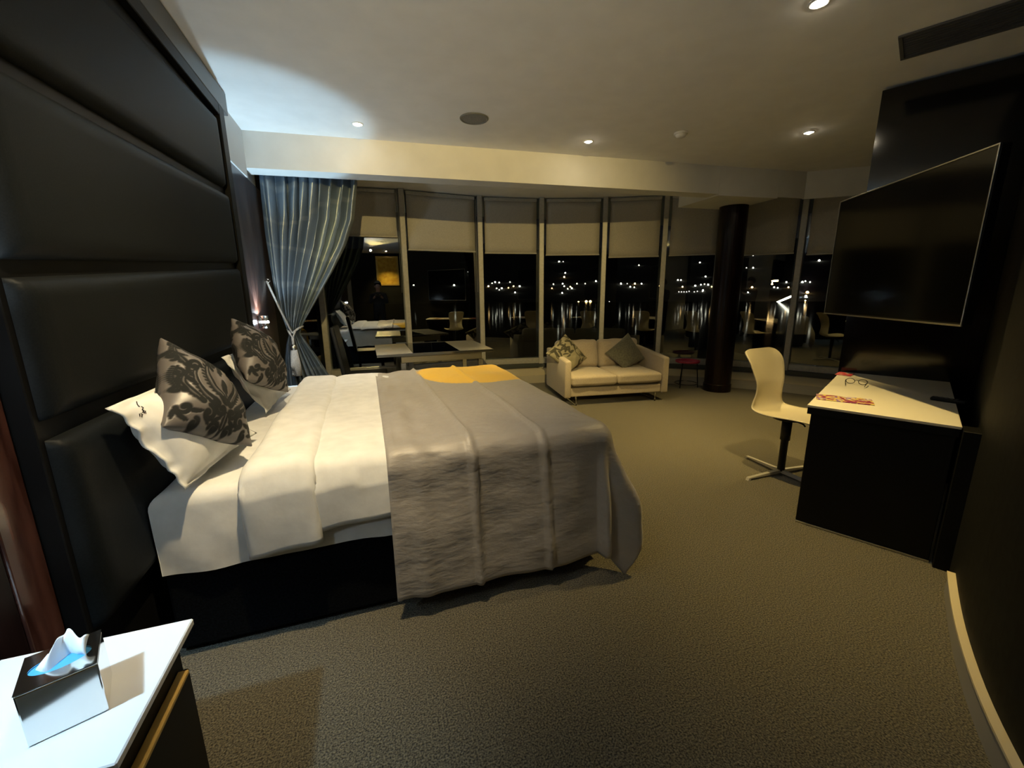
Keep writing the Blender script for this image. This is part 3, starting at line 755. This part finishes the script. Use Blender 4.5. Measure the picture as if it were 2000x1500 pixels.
# ------------------------------------------------------------------ bedside tables
def bedside(y0, y1, label, x1=-.508, depth_label=None):
    r = empty('bedside_table', (-.70, (y0+y1)/2, 0)); tag(r, label, 'bedside table', 'bedside tables'); oy = (y0+y1)/2; ox = -.70
    def pt(name, m, a,b,c,d,e,f,bev=.003): return box(name, m, r, a-ox,b-ox,c-oy,d-oy,e,f,bev,1)
    pt('top', M['white_top'], -.90,x1,y0,y1,.530,.55)
    pt('carcass', M['black_satin'], -.895,x1-.035,y0+.02,y1-.02,.05,.529)
    pt('plinth', M['black_satin'], -.88,x1-.06,y0+.04,y1-.04,0,.05)
    d = pt('drawer', M['black_satin'], x1-.0345,x1-.018,y0+.03,y1-.03,.08,.425)
    e = box('edge_strip', M['gold'], d, x1-.0345-ox, x1-.010-ox, y0+.03-oy, y1-.05-oy, .4255, .437, .002,1)
    return r
bedside(.82, 1.20, 'white topped black bedside table in the lower left corner')
bedside(4.02, 4.40, 'far white topped bedside table mostly hidden behind the bed')
# chrome tissue box cover
ang = math.atan2(-.039,-.097)+PI
tb = empty('tissue_box', (-.652, .985, .551), ang); tag(tb, 'shiny chrome cube tissue box with a white tissue poking out', 'tissue box')
b = BM(); s = .0575; hgt = .118
o = box('side_shell', M['chrome'], tb, -s,s,-s,s,0,hgt-.002,.003,2)
b = BM(); ring_o = []; ring_i = []; NS = 48
for k in range(NS):
    a = 2*PI*k/NS; cx, cy = math.cos(a), math.sin(a); q = 1/max(abs(cx),abs(cy))
    ring_o.append(b.verts.new((cx*q*s, cy*q*s, hgt))); ring_i.append(b.verts.new((cx*.046, cy*.026, hgt)))
for k in range(NS): j = (k+1)%NS; b.faces.new((ring_o[k], ring_o[j], ring_i[j], ring_i[k]))
o = obj('top_plate', b, M['chrome'], tb); thick(o, .0015, 1)
obj('opening', add_lathe(BM(), [(0,0),(1,0)], 32), mat('blue_film', (.06,.30,.60), .4), tb).matrix_local = Matrix.Translation((0,0,hgt-.0015)) @ Matrix.Diagonal((.046,.026,1,1))
P = []
for i in range(25):
    u = i/24*2-1; row = []
    for j in range(13):
        v = j/12
        row.append((u*.040*(1-.25*v)+.016*v*v, .016*math.sin(u*4+v*2)*(1-.3*v)+.012*v*v, hgt-.010+.062*v*(1-.40*abs(u))+.005*math.sin(u*9)))
    P.append(row)
thick(link('tissue', grid_mesh('tissue', P), mat('tissue_paper', (.85,.86,.86), .9), tb, True), .0008)

# embroidery on the near pillow: short dark script strokes
emb = BM()
from mathutils.bvhtree import BVHTree
bvh = BVHTree.FromPolygons([v.co + w1.location for v in w1.data.vertices], [tuple(p.vertices) for p in w1.data.polygons])
strokes = [[(362,768),(368,790),(378,806),(388,806)], [(400,806),(416,818),(408,834),(424,842)], [(412,856),(420,838),(426,864),(434,842),(438,866)], [(386,866),(390,890)], [(400,860),(405,894),(412,868)]]
for st in strokes:
    pts = []
    for (a, c) in st:
        d = ray(180+a*.24, 600+c*.24).normalized(); co, nrm, _, _ = bvh.ray_cast(CAMP, d)
        if co is not None: pts.append(co - d*.002 - w1.location)
    if len(pts) > 1: add_tube(emb, pts, .0016, 5)
obj('embroidery', emb, mat('dark_thread', (.02,.018,.02), .8), w1)['label'] = 'dark embroidered script'

# ------------------------------------------------------------------ curtain with tie-back
cu = empty('curtain', (-.6, 4.90, 0)); tag(cu, 'blue-grey satin curtain gathered by a cord at the left window end', 'curtain')
def interp(tab, z):
    for (z0,a),(z1,b_) in zip(tab[:-1], tab[1:]):
        if z0 >= z >= z1: t_ = (z0-z)/(z0-z1); t_ = t_; return a+(b_-a)*t_
    return tab[-1][1] if z < tab[-1][0] else tab[0][1]
LT = [(2.78,-.885),(2.5,-.880),(2.0,-.885),(1.5,-.870),(1.25,-.845),(1.08,-.805),(1.0,-.785),(.9,-.82),(.75,-.85),(.5,-.87),(0.02,-.88)]
RT = [(2.78,.03),(2.5,.015),(2.16,-.045),(1.9,-.15),(1.64,-.30),(1.45,-.42),(1.276,-.53),(1.15,-.61),(1.06,-.66),(1.0,-.675),(.9,-.62),(.75,-.54),(.5,-.42),(.02,-.34)]
NU, NV = 190, 90; P = []; UVS = []
zs = np.linspace(2.78,.02,NV)
for i in range(NU+1):
    u = i/NU; row = []
    for z in zs:
        xl, xr = interp(LT, z), interp(RT, z); w = xr-xl
        g = max(0, min(1, (w-.11)/.8))
        x = xl + w*(u + .020*math.sin(2*PI*9*u+.5+2*nz(u*3,0,5))*min(1,5*u,5*(1-u))) 
        amp = (.020+.055*g if z > 1.0 else .022+.03*g)*(.75+.6*nz(u*7, z*.7, 3))
        ph = 2*PI*9*u + 2.6*nz(u*4, z*.9, 1.0) + 3.0*nz(u*2.2, z*.4, 7)
        y = 4.90 + amp*math.sin(ph) + .014*nz(u*16, z*3, 2) + .05*(1-g)*math.sin(PI*u)*-1 + .10*sm(2.5,1.0,z)*0
        row.append((x+.6, y-4.90, z)); UVS.append((u*1.0, z))
    P.append(row)
me = grid_mesh('curtain_cloth', P)
uv = me.uv_layers.new(name='UVMap'); ncol = len(zs)
for lp in me.loops:
    i, j = divmod(lp.vertex_index, ncol); uv.data[lp.index].uv = (i/NU, float(zs[j]))
link('curtain_cloth', me, M['curtain'], cu, True)
tbk = empty('tie_back', (-.9, 4.77, 1.54)); tag(tbk, 'pale rope tie-back with tassel looped around the curtain', 'tie-back')
tk = Vector((-.9,4.77,1.54)); kn = Vector((-.735,4.80,1.02))
b = BM(); add_tube(b, [Vector((0,0,0)), (kn-tk)*.5+Vector((0,0,-.02)), kn-tk], .010, 8); obj('rope', b, M['cord'], tbk, True)
b = BM(); add_tube(b, [kn-tk+Vector(q) for q in ((0,0,0),(.05,.02,.04),(.09,.10,.06),(.02,.16,.05),(-.06,.12,.03),(-.03,.03,.0))], .011, 8); obj('rope_loop', b, M['cord'], tbk, True)
b = BM()
add_tube(b, [kn-tk+Vector(q) for q in ((-.03,-.01,.02),(0,-.02,-.05),(.03,-.01,.02))], .011, 8)
add_tube(b, [kn-tk+Vector(q) for q in ((.0,-.02,-.04),(.0,-.02,-.12))], .013, 8); obj('knot', b, M['cord'], tbk, True)
obj('tassel_head', add_lathe(BM(), [(0,0),(.02,-.005),(.036,-.03),(.030,-.06),(.022,-.07),(0,-.07)], 20, kn-tk+Vector((.0,-.02,-.11))), M['steel'], tbk, True)
b = BM()
for k in range(26):
    a = 2*PI*k/26; c0 = kn-tk+Vector((.024*math.cos(a),-.02+.024*math.sin(a),-.17)); add_tube(b, [c0, c0+Vector((.016*math.cos(a),.016*math.sin(a),-.16)), c0+Vector((.018*math.cos(a),.018*math.sin(a),-.27))], .0075, 5)
o = obj('tassel_fringe', b, M['cord'], tbk, True)
obj('hook', add_tube(BM(), [(-.005,0,.02),(.02,0,.015),(.03,0,0),(.015,0,-.015),(0,0,-.012)], .006, 8), M['steel'], tbk, True)

# ------------------------------------------------------------------ glass table and chair by the window
tx0, tx1, ty0, ty1 = .07, 1.40, 4.76, 5.78
gt_ = empty('glass_dining_table', ((tx0+tx1)/2, (ty0+ty1)/2, 0)); tag(gt_, 'glass topped table with pale end leaves and chrome frame by window', 'table')
ox, oy = (tx0+tx1)/2, (ty0+ty1)/2
def tp(name, m, a,b_,c,d,e,f,bev=.002): return box(name, m, gt_, a-ox,b_-ox,c-oy,d-oy,e,f,bev,1)
tp('middle_glass', M['table_glass'], .462,.998,ty0,ty1,.738,.75)
tp('end_leaf', M['frosted'], tx0,.46,ty0,ty1,.738,.75); tp('end_leaf', M['frosted'], 1.0,tx1,ty0,ty1,.738,.75)
tp('edge_rail', M['chrome'], tx0,tx1,ty0-.012,ty0-.001,.722,.752); tp('edge_rail', M['chrome'], tx0,tx1,ty1+.001,ty1+.012,.722,.752)
for (yy) in (ty0+.06, ty1-.06): tp('apron', M['steel'], .33,1.27,yy-.012,yy+.012,.64,.732)
for (xx) in (.35,1.25):
    tp('apron', M['steel'], xx-.012,xx+.012,ty0+.075,ty1-.075,.64,.732)
    for yy in (ty0+.06, ty1-.06): tp('leg', M['chrome'], xx-.028,xx+.028,yy-.028,yy+.028,0,.639)
dc = empty('dining_chair', (-.06, 5.20, 0), math.radians(-4)); tag(dc, 'black leather high-backed dining chair at the end of glass table', 'chair')
box('seat', M['black_satin'], dc, -.20,.24,-.22,.22,.42,.49,.02,3)
Mb = Matrix.Translation((-.21,0,.44)) @ Matrix.Rotation(math.radians(-9),4,'Y')
# back leans away from the table
b = BM(); add_box(b, -.025,.025,-.21,.21,0,.62,.02,3, M=Mb); obj('backrest', b, mat('black_leatherette', (.012,.014,.016), .3), dc)
for (x,y) in ((-.17,-.19),(-.17,.19),(.20,-.19),(.20,.19)): box('leg', M['black_satin'], dc, x-.018,x+.018,y-.018,y+.018,0,.425,.003,1)

# ------------------------------------------------------------------ sofa
SL = Vector((2.249,4.549,0)); sd = Vector((3.639-2.249, 4.353-4.549, 0)); SWD = sd.length; sd.normalize(); sdep = Vector((-sd.y, sd.x, 0))
sang = math.atan2(sd.y, sd.x)
so = empty('sofa', SL, sang); tag(so, 'small beige two-seat sofa standing in front of the windows', 'sofa')
DEP = .86
def soft_box(x0,x1,y0,y1,z0,z1,r,puff=0.0,n=18,wr=.004,seed=0):
    """upholstered block: rounded box with a little crown and crumple"""
    b = BM(); bmesh.ops.create_cube(b, size=2); bmesh.ops.subdivide_edges(b, edges=b.edges, cuts=n, use_grid_fill=True)
    hx, hy, hz = (x1-x0)/2, (y1-y0)/2, (z1-z0)/2; c = Vector(((x0+x1)/2,(y0+y1)/2,(z0+z1)/2))
    for v in b.verts:
        p = Vector((v.co.x*hx, v.co.y*hy, v.co.z*hz)); u = v.co.copy()
        q = Vector((max(-hx+r,min(hx-r,p.x)), max(-hy+r,min(hy-r,p.y)), max(-hz+r,min(hz-r,p.z)))); d = p-q
        if d.length > 1e-6: p = q + d.normalized()*r
        k = (1-u.x**2 if hx > hz*.5 else 1)
        if puff:
            mins = min((hx,'x'),(hy,'y'),(hz,'z'))[1]
            if mins == 'z': p.z += math.copysign(puff*(1-u.x**4)*(1-u.y**4), u.z)
            elif mins == 'y': p.y += math.copysign(puff*(1-u.x**4)*(1-u.z**4), u.y)
            else: p.x += math.copysign(puff*(1-u.y**4)*(1-u.z**4), u.x)
        w = wr*nz(p.x*7+seed, p.y*7, p.z*7); p += d.normalized()*w if d.length > 1e-6 else Vector((0,0,w))
        v.co = c+p
    return b
box('base_rail', M['sofa'], so, .09,SWD-.09,.03,DEP-.02,.115,.225,.012,2)
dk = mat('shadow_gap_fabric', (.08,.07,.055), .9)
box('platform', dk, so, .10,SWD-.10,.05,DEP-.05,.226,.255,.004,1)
for s_, xa, xb in ((0,0,.085),(1,SWD-.085,SWD)):
    # arm: sloping top, rising to the back
    b = BM(); pr = [(0,.105),(0,.575),(DEP,.645),(DEP,.105)]
    va = [b.verts.new((xa, y, z)) for y, z in pr]; vb = [b.verts.new((xb, y, z)) for y, z in pr]
    b.faces.new(va); b.faces.new(vb[::-1])
    for i in range(4): j = (i+1)%4; b.faces.new((va[i], vb[i], vb[j], va[j]))
    bmesh.ops.bevel(b, geom=list(b.edges), offset=.022, segments=3, affect='EDGES', profile=.5); obj('arm', b, M['sofa'], so, True)
mid = SWD/2
for x0, x1, sdx in ((.09,mid-.003,1),(mid+.003,SWD-.09,2)):
    obj('seat_cushion', soft_box(x0,x1,.0,.66,.256,.375,.03,.018,18,.006,sdx), M['sofa'], so, True)
    b = soft_box(x0+.005,x1-.005,.0,.17,0,.40,.06,.03,18,.012,sdx+4)
    bmesh.ops.transform(b, matrix=Matrix.Translation((0,.60,.372)) @ Matrix.Rotation(math.radians(-12),4,'X'), verts=b.verts); obj('back_cushion', b, M['sofa'], so, True)
box('back_frame', M['sofa'], so, .088,SWD-.088,DEP-.075,DEP-.002,.105,.66,.02,3)
for xx in (.16, SWD-.16):
    b = BM(); add_tube(b, [(xx,.04,.112),(xx,.03,.012),(xx,DEP-.06,.012),(xx,DEP-.08,.112)], .011, 8); obj('sled_leg', b, M['chrome'], so)
def cush(label, corners, depth_n, m, pattern, seed):
    pillow('sofa_cushion', label, 'cushion', corners, .13, depth_n, m, 'cushions on the sofa', n=90 if pattern else 40, pattern=pattern, seed=seed, concave=.04)
def sofa_pt(x, y, z): return SL + sd*x + sdep*y + Vector((0,0,z))
n1 = (sd*.35 - sdep*.75 + Vector((0,0,.45))).normalized(); p1 = sofa_pt(.32,.36,.42)
cush('olive leaf-patterned cushion leaning in the left corner of sofa', [at_plane(1104,652,p1,n1), at_plane(1147,699,p1,n1), at_plane(1112,727,p1,n1), at_plane(1066,690,p1,n1)], n1, M['leafprint'], 'leaf', 4)
n2 = (sd*-.1 - sdep*.8 + Vector((0,0,.5))).normalized(); p2 = sofa_pt(1.02,.40,.42)
cush('plain grey-green cushion standing on its corner at right of sofa', [at_plane(1227,650,p2,n2), at_plane(1260,700,p2,n2), at_plane(1220,722,p2,n2), at_plane(1181,690,p2,n2)], n2, M['grey_velvet'], None, 6)

# ------------------------------------------------------------------ small round side table
stc = Vector((4.44,4.93,0)); st_ = empty('side_table', stc); tag(st_, 'small round magenta side table on thin black legs beside sofa', 'side table')
obj('tray_top', add_lathe(BM(), [(0,.372),(.165,.372),(.17,.378),(.172,.402),(.166,.402),(.163,.384),(0,.382)], 36), M['pink'], st_, True)
for a in (200, 320, 80): 
    ar = math.radians(a); b = BM(); add_tube(b, [(.13*math.cos(ar),.13*math.sin(ar),.371),(.165*math.cos(ar),.165*math.sin(ar),0)], .007, 8); obj('leg', b, M['blackmetal'], st_, True)
b = BM(); add_tube(b, [(.158*math.cos(2*PI*k/24),.158*math.sin(2*PI*k/24),.06) for k in range(25)], .005, 6, False); obj('ring', b, M['blackmetal'], st_, True)

# ------------------------------------------------------------------ desk
DA = Vector((2.379,1.657,0))
DL, DW = 1.37, .62
desk = empty('desk', DA, math.atan2(UD.y, UD.x)); tag(desk, 'cream topped dark desk along the right wall under the television', 'desk')
# local x along UD, local y = +left of UD (so the desk runs to -y)
box('top', M['cream_top'], desk, 0,DL,-DW,0,.735,.75,.002,1)
box('top_edge', M['black_satin'], desk, .003,DL-.003,-DW+.003,-.003,.695,.7345,.002,1)
box('end_panel', M['black_satin'], desk, .025,.065,-DW+.01,-.02,.012,.694,.003,1)
box('plinth_strip', M['steel'], desk, .020,.066,-DW+.008,-.018,0,.011,.001,1)
box('end_panel', M['black_satin'], desk, DL-.07,DL-.02,-DW+.01,-.02,0,.694,.003,1)
box('modesty_panel', M['black_satin'], desk, .066,DL-.071,-DW+.012,-DW+.04,.10,.694,.003,1)
dr = box('drawer', M['black_satin'], desk, .40,.95,-.30,-.03,.60,.693,.003,1)
pil = box('trim_8', M['black_satin'], None, -.02,.10,-DW-.11,-DW-.004,0,.735,.003,1); pil.location = DA; pil.rotation_euler = (0,0,math.atan2(UD.y,UD.x)); struct(pil)
def on_desk(name, label, cat, px, size, rot, m, h=.004):
    p = at_z(*px, .7505); o = box(name, m, None, -size[0]/2,size[0]/2,-size[1]/2,size[1]/2,0,h,min(.001,h/4),1); o.location = (p.x,p.y,.7506); o.rotation_euler = (0,0,rot)
    return tag(o, label, cat)
def mag_mat(name, c1, c2, c3, scale):
    m = mat(name, c1, .35); t = NT(m); tc = t.n('ShaderNodeTexCoord'); n_ = t.n('ShaderNodeTexNoise'); n_.inputs['Scale'].default_value = scale; n_.inputs['Detail'].default_value = 2; t.l(tc, 'Object', n_, 'Vector')
    cr = t.n('ShaderNodeValToRGB'); t.l(n_, 'Fac', cr, 0); cr.color_ramp.interpolation = 'CONSTANT'; e = cr.color_ramp.elements
    e[0].position = 0; e[0].color = (*c1,1); e[1].position = .46; e[1].color = (*c2,1); q = e.new(.56); q.color = (*c3,1); q = e.new(.64); q.color = (.75,.70,.60,1)
    t.l(cr, 0, t.b, 'Base Color'); return m
mg = on_desk('magazine', 'colourful purple and yellow brochure at the near corner of desk', 'magazine', (1648,781), (.15,.27), math.atan2(UD.y,UD.x)+.16, mag_mat('brochure_print', (.25,.03,.10), (.70,.55,.15), (.22,.10,.38), 22), .006)
mg2 = on_desk('leaflet', 'small red leaflet at the far left corner of desk', 'leaflet', (1650,731), (.15,.10), .4, mag_mat('leaflet_print', (.45,.02,.05), (.55,.05,.07), (.5,.25,.2), 30), .004)
# spectacles
pg = at_z(1672,751,.751); gl = empty('eyeglasses', (pg.x,pg.y,.7508), math.radians(-62)); tag(gl, 'folded dark-tipped eyeglasses lying on the cream desk top', 'eyeglasses')
for s_ in (-1,1):
    b = BM(); add_tube(b, [(s_*.034+.024*math.cos(2*PI*k/20), 0+.0*k, .022+.018*math.sin(2*PI*k/20)) for k in range(21)], .0022, 6, False); obj('rim', b, M['blackmetal'], gl)
    b = BM(); add_tube(b, [(s_*.060,0,.028),(s_*.058,-.05,.024),(s_*.050,-.11,.010)], .0022, 6); obj('temple', b, M['blackmetal'], gl)
b = BM(); add_tube(b, [(-.010,0,.026),(0,.001,.030),(.010,0,.026)], .002, 6); obj('bridge', b, M['blackmetal'], gl)
pr_ = at_z(1852,785,.751); rc = empty('remote_control', (pr_.x,pr_.y,.7508), math.radians(-75)); tag(rc, 'black remote control lying at the wall side of desk', 'remote')
box('body', M['black_satin'], rc, -.075,.075,-.024,.024,0,.02,.006,2)
for i in range(5):
    for j in range(2): box('button', M['band'], rc, -.06+i*.022,-.048+i*.022,-.013+j*.016,-.003+j*.016,.0201,.0225,.001,1)

# ------------------------------------------------------------------ desk chair (one-piece shell on a star foot)
chc = Vector((2.955,2.19,0)); fdir = VD.copy()     # facing the desk
ch = empty('desk_chair', chc, math.radians(-84)); tag(ch, 'cream moulded shell chair on a steel star foot at the desk', 'chair')
# shell profile, local x forward
prof = [(.27,.470),(.24,.487),(.17,.490),(.08,.482),(0,.474),(-.08,.472),(-.14,.480),(-.185,.505),(-.205,.56),(-.205,.63),(-.205,.70),(-.222,.77),(-.245,.84),(-.268,.90),(-.283,.935),(-.290,.952)]
half = [.17,.205,.225,.228,.222,.212,.200,.188,.168,.155,.160,.178,.192,.196,.176,.115]
P = []
def cr1(tab, t):
    n = len(tab)-1; i = min(n-1, int(t*n)); f = t*n-i
    p0, p1, p2, p3 = tab[max(i-1,0)], tab[i], tab[i+1], tab[min(i+2,n)]
    return .5*((2*p1)+(-p0+p2)*f+(2*p0-5*p1+4*p2-p3)*f*f+(-p0+3*p1-3*p2+p3)*f**3)
for k in range(61):
    t_ = k/60; x = cr1([p[0] for p in prof], t_); z = cr1([p[1] for p in prof], t_); h = cr1(half, t_); row = []
    for j in range(25):
        u = j/24*2-1; lift = .030*abs(u)**2.5*(1-sm(.80,.97,t_))
        bk = sm(.35,.6,t_)
        row.append((x + lift*bk*1.4, u*h, z + lift*(1-bk)*.8))
    P.append(row)
o = link('shell', grid_mesh('shell', P), M['shell'], ch, True); thick(o, .010, 0)
obj('post', add_lathe(BM(), [(0,.03),(.026,.03),(.026,.28),(.034,.282),(.034,.445),(0,.445)], 24), M['blackmetal'], ch, True)
obj('seat_plate', add_lathe(BM(), [(0,.445),(.10,.448),(.10,.462),(0,.462)], 20), M['blackmetal'], ch, True)
b = BM(); add_tube(b, [(.02,.03,.44),(.05,.12,.40),(.052,.14,.38)], .006, 8); obj('height_lever', b, M['blackmetal'], ch, True)
ax = math.radians(-84)
for tgt in (math.radians(86), math.radians(180), math.radians(270), math.radians(0)):
    a = tgt-ax; Mr = Matrix.Rotation(a, 4, 'Z'); b = BM()
    pts = [(.0,.014),(.0,.040),(.33,.022),(.34,.0),(.32,.0),(.31,.014)]
    va = [b.verts.new((x,-.013,z)) for x,z in pts]; vb = [b.verts.new((x,.013,z)) for x,z in pts]
    b.faces.new(va); b.faces.new(vb[::-1])
    for i in range(6): j = (i+1)%6; b.faces.new((va[i],vb[i],vb[j],va[j]))
    bmesh.ops.transform(b, matrix=Mr, verts=b.verts); obj('foot_bar', b, M['foot'], ch)

# ------------------------------------------------------------------ television on a swivel arm
TR = Vector((2.655,1.185,0)); td = Vector((.503,.864,0)).normalized(); tn = Vector((-td.y, td.x, 0))   # tn points to the bed
TWd, TZ0, TZ1 = 1.24, 1.225, 2.015
tv = empty('television', TR+td*(TWd/2)+Vector((0,0,TZ0)), math.atan2(td.y,td.x)); tag(tv, 'large black flat television swung out from the wall above desk', 'television')
box('casing', M['black_satin'], tv, -TWd/2,TWd/2,-.045,-.002,0,TZ1-TZ0,.004,1)
box('screen', M['screen'], tv, -TWd/2+.008,TWd/2-.008,-.0018,.001,.014,TZ1-TZ0-.008)
for (x0,x1,z0,z1) in ((-TWd/2,TWd/2,TZ1-TZ0-.006,TZ1-TZ0+.001),(-TWd/2,-TWd/2+.006,0,TZ1-TZ0-.0065),(TWd/2-.006,TWd/2,0,TZ1-TZ0-.0065),(-TWd/2,TWd/2,-.002,.006)):
    box('bezel', M['steel'], tv, x0,x1,-.0015,.004,z0,z1,.001,1)
b = BM(); wl = W0+VD*.45-(TR+td*(TWd/2)); ca = -math.atan2(td.y,td.x); loc = Matrix.Rotation(ca,3,'Z') @ wl
add_tube(b, [(0,-.046,.40),(.10,-.20,.40),(loc.x,loc.y,.40)], .022, 8); obj('swivel_arm', b, M['blackmetal'], tv)

# ------------------------------------------------------------------ framed picture on the wall behind the camera (seen in the window)
pf = empty('picture', (.30, -3.148, 1.70)); tag(pf, 'gold-framed yellow picture on the back wall, seen only as a reflection', 'picture')
for (x0,x1,z0,z1) in ((-.38,.38,.0,.06),(-.38,.38,.94,1.0),(-.38,-.32,.061,.939),(.32,.38,.061,.939)): box('frame_bar', mat('gilt', (.6,.42,.12), .35, .6), pf, x0,x1,.0,.03,z0,z1,.004,1)
box('canvas', tex_noise(mat('ochre_canvas', rough=.7), 9, (.55,.30,.01), (.75,.50,.06), 0), pf, -.319,.319,.001,.015,.061,.939)

# ------------------------------------------------------------------ the photographer, seen only as a dark reflection in the windows
def skin_body(name, joints, edges, m, parent=None):
    me = bpy.data.meshes.new(name); me.from_pydata([j[0] for j in joints], edges, []); me.update()
    o = bpy.data.objects.new(name, me); COL.objects.link(o); me.materials.append(m)
    o.modifiers.new('skin', 'SKIN'); o.modifiers.new('smooth', 'SUBSURF').levels = 2; o.modifiers['smooth'].render_levels = 2
    lay = me.skin_vertices[0].data if len(me.skin_vertices) else None
    if lay is None:
        bm = bmesh.new(); bm.from_mesh(me); bm.verts.layers.skin.verify(); bm.to_mesh(me); bm.free(); lay = me.skin_vertices[0].data
    for i, j in enumerate(joints): lay[i].radius = j[1]; lay[i].use_root = (i == 0)
    if parent: o.parent = parent
    return o
per = empty('person', (.0,-.50,0)); tag(per, 'person in dark clothes holding up a phone, seen as a window reflection', 'person')
J = [((0,0,.95),(.16,.11)), ((0,0,1.15),(.15,.10)), ((0,.0,1.36),(.17,.10)), ((0,.01,1.45),(.07,.06)), ((0,.03,1.52),(.055,.055)), ((0,.04,1.60),(.078,.092)), ((0,.03,1.70),(.07,.085)),
     ((-.19,0,1.39),(.06,.06)), ((-.24,.07,1.15),(.045,.045)), ((-.12,.30,1.30),(.036,.036)), ((-.07,.36,1.35),(.03,.02)),
     ((.19,0,1.39),(.06,.06)), ((.24,.07,1.15),(.045,.045)), ((.12,.30,1.30),(.036,.036)), ((.07,.36,1.35),(.03,.02)),
     ((-.10,0,.88),(.09,.09)), ((-.11,.02,.50),(.062,.062)), ((-.11,0,.09),(.042,.042)), ((-.12,.14,.035),(.04,.03)),
     ((.10,0,.88),(.09,.09)), ((.11,.02,.50),(.062,.062)), ((.11,0,.09),(.042,.042)), ((.12,.14,.035),(.04,.03))]
for sx_, w_ in ((-1,10),(1,14)):
    for k in range(4): J.append(((sx_*(.052-.012*k*0), .395+.004*k, 1.375+.018*(k-1.5)),(.009,.009)))
E_ = [(0,1),(1,2),(2,3),(3,4),(4,5),(5,6),(2,7),(7,8),(8,9),(9,10),(2,11),(11,12),(12,13),(13,14),(0,15),(15,16),(16,17),(17,18),(0,19),(19,20),(20,21),(21,22)] + [(10,23+k) for k in range(4)] + [(14,27+k) for k in range(4)]
cloth = tex_noise(mat('dark_clothing', rough=.85), 60, (.012,.012,.016), (.022,.022,.028), .2, .003)
# skin tone only on head and hands, clothing elsewhere (object space heights)
t = NT(cloth); tc = t.n('ShaderNodeTexCoord'); sx = t.n('ShaderNodeSeparateXYZ'); t.l(tc, 'Object', sx, 0)
g1 = t.n('ShaderNodeMath', operation='GREATER_THAN'); t.l(sx, 'Z', g1, 0); g1.inputs[1].default_value = 1.47
g2 = t.n('ShaderNodeMath', operation='GREATER_THAN'); t.l(sx, 'Y', g2, 0); g2.inputs[1].default_value = .32
mxx = t.n('ShaderNodeMath', operation='MAXIMUM'); t.l(g1, 0, mxx, 0); t.l(g2, 0, mxx, 1)
mc = t.n('ShaderNodeMix', data_type='RGBA'); t.l(mxx, 0, mc, 'Factor'); mc.inputs[6].default_value = (.014,.014,.018,1); mc.inputs[7].default_value = (.40,.24,.17,1); t.l(mc, 2, t.b, 'Base Color')
skin_body('body', J, E_, cloth, per)
b = BM(); bmesh.ops.create_uvsphere(b, u_segments=24, v_segments=16, radius=1.0)
for v in list(b.verts):
    v.co = Vector((v.co.x*.098, v.co.y*.112+.015, v.co.z*.115+1.68))
bmesh.ops.delete(b, geom=[v for v in b.verts if v.co.y > .06 and v.co.z < 1.72 or v.co.z < 1.60], context='VERTS')
thick(obj('hair', b, mat('dark_hair', (.02,.013,.01), .6), per, True), .012)
for xx in (-.03,.03):
    obj('eye', add_lathe(BM(), [(0,-.009),(.007,-.006),(.009,0),(.007,.006),(0,.009)], 12, (xx,.130,1.635)), mat('eye', (.05,.04,.04), .3), per, True)
b = BM(); add_tube(b, [(0,.125,1.645),(0,.152,1.605),(0,.130,1.598)], [.008,.014,.008], 8); obj('nose', b, mat('skin', (.40,.24,.17), .6), per, True)
b = BM(); add_tube(b, [(-.022,.128,1.572),(0,.138,1.570),(.022,.128,1.572)], .006, 8); obj('mouth', b, mat('lips', (.30,.12,.10), .5), per, True)
for xx in (-1,1):
    obj('ear', add_lathe(BM(), [(0,-.030),(.010,-.02),(.013,0),(.010,.02),(0,.030)], 10, (xx*.088,.035,1.625)), mat('skin_ear', (.40,.24,.17), .6), per, True)
ph = empty('phone', (0,-.10,1.335)); tag(ph, 'dark phone held up by the photographer, seen as a window reflection', 'phone')
box('case', M['black_satin'], ph, -.078,.078,-.006,.004,-.0,.075,.006,2)
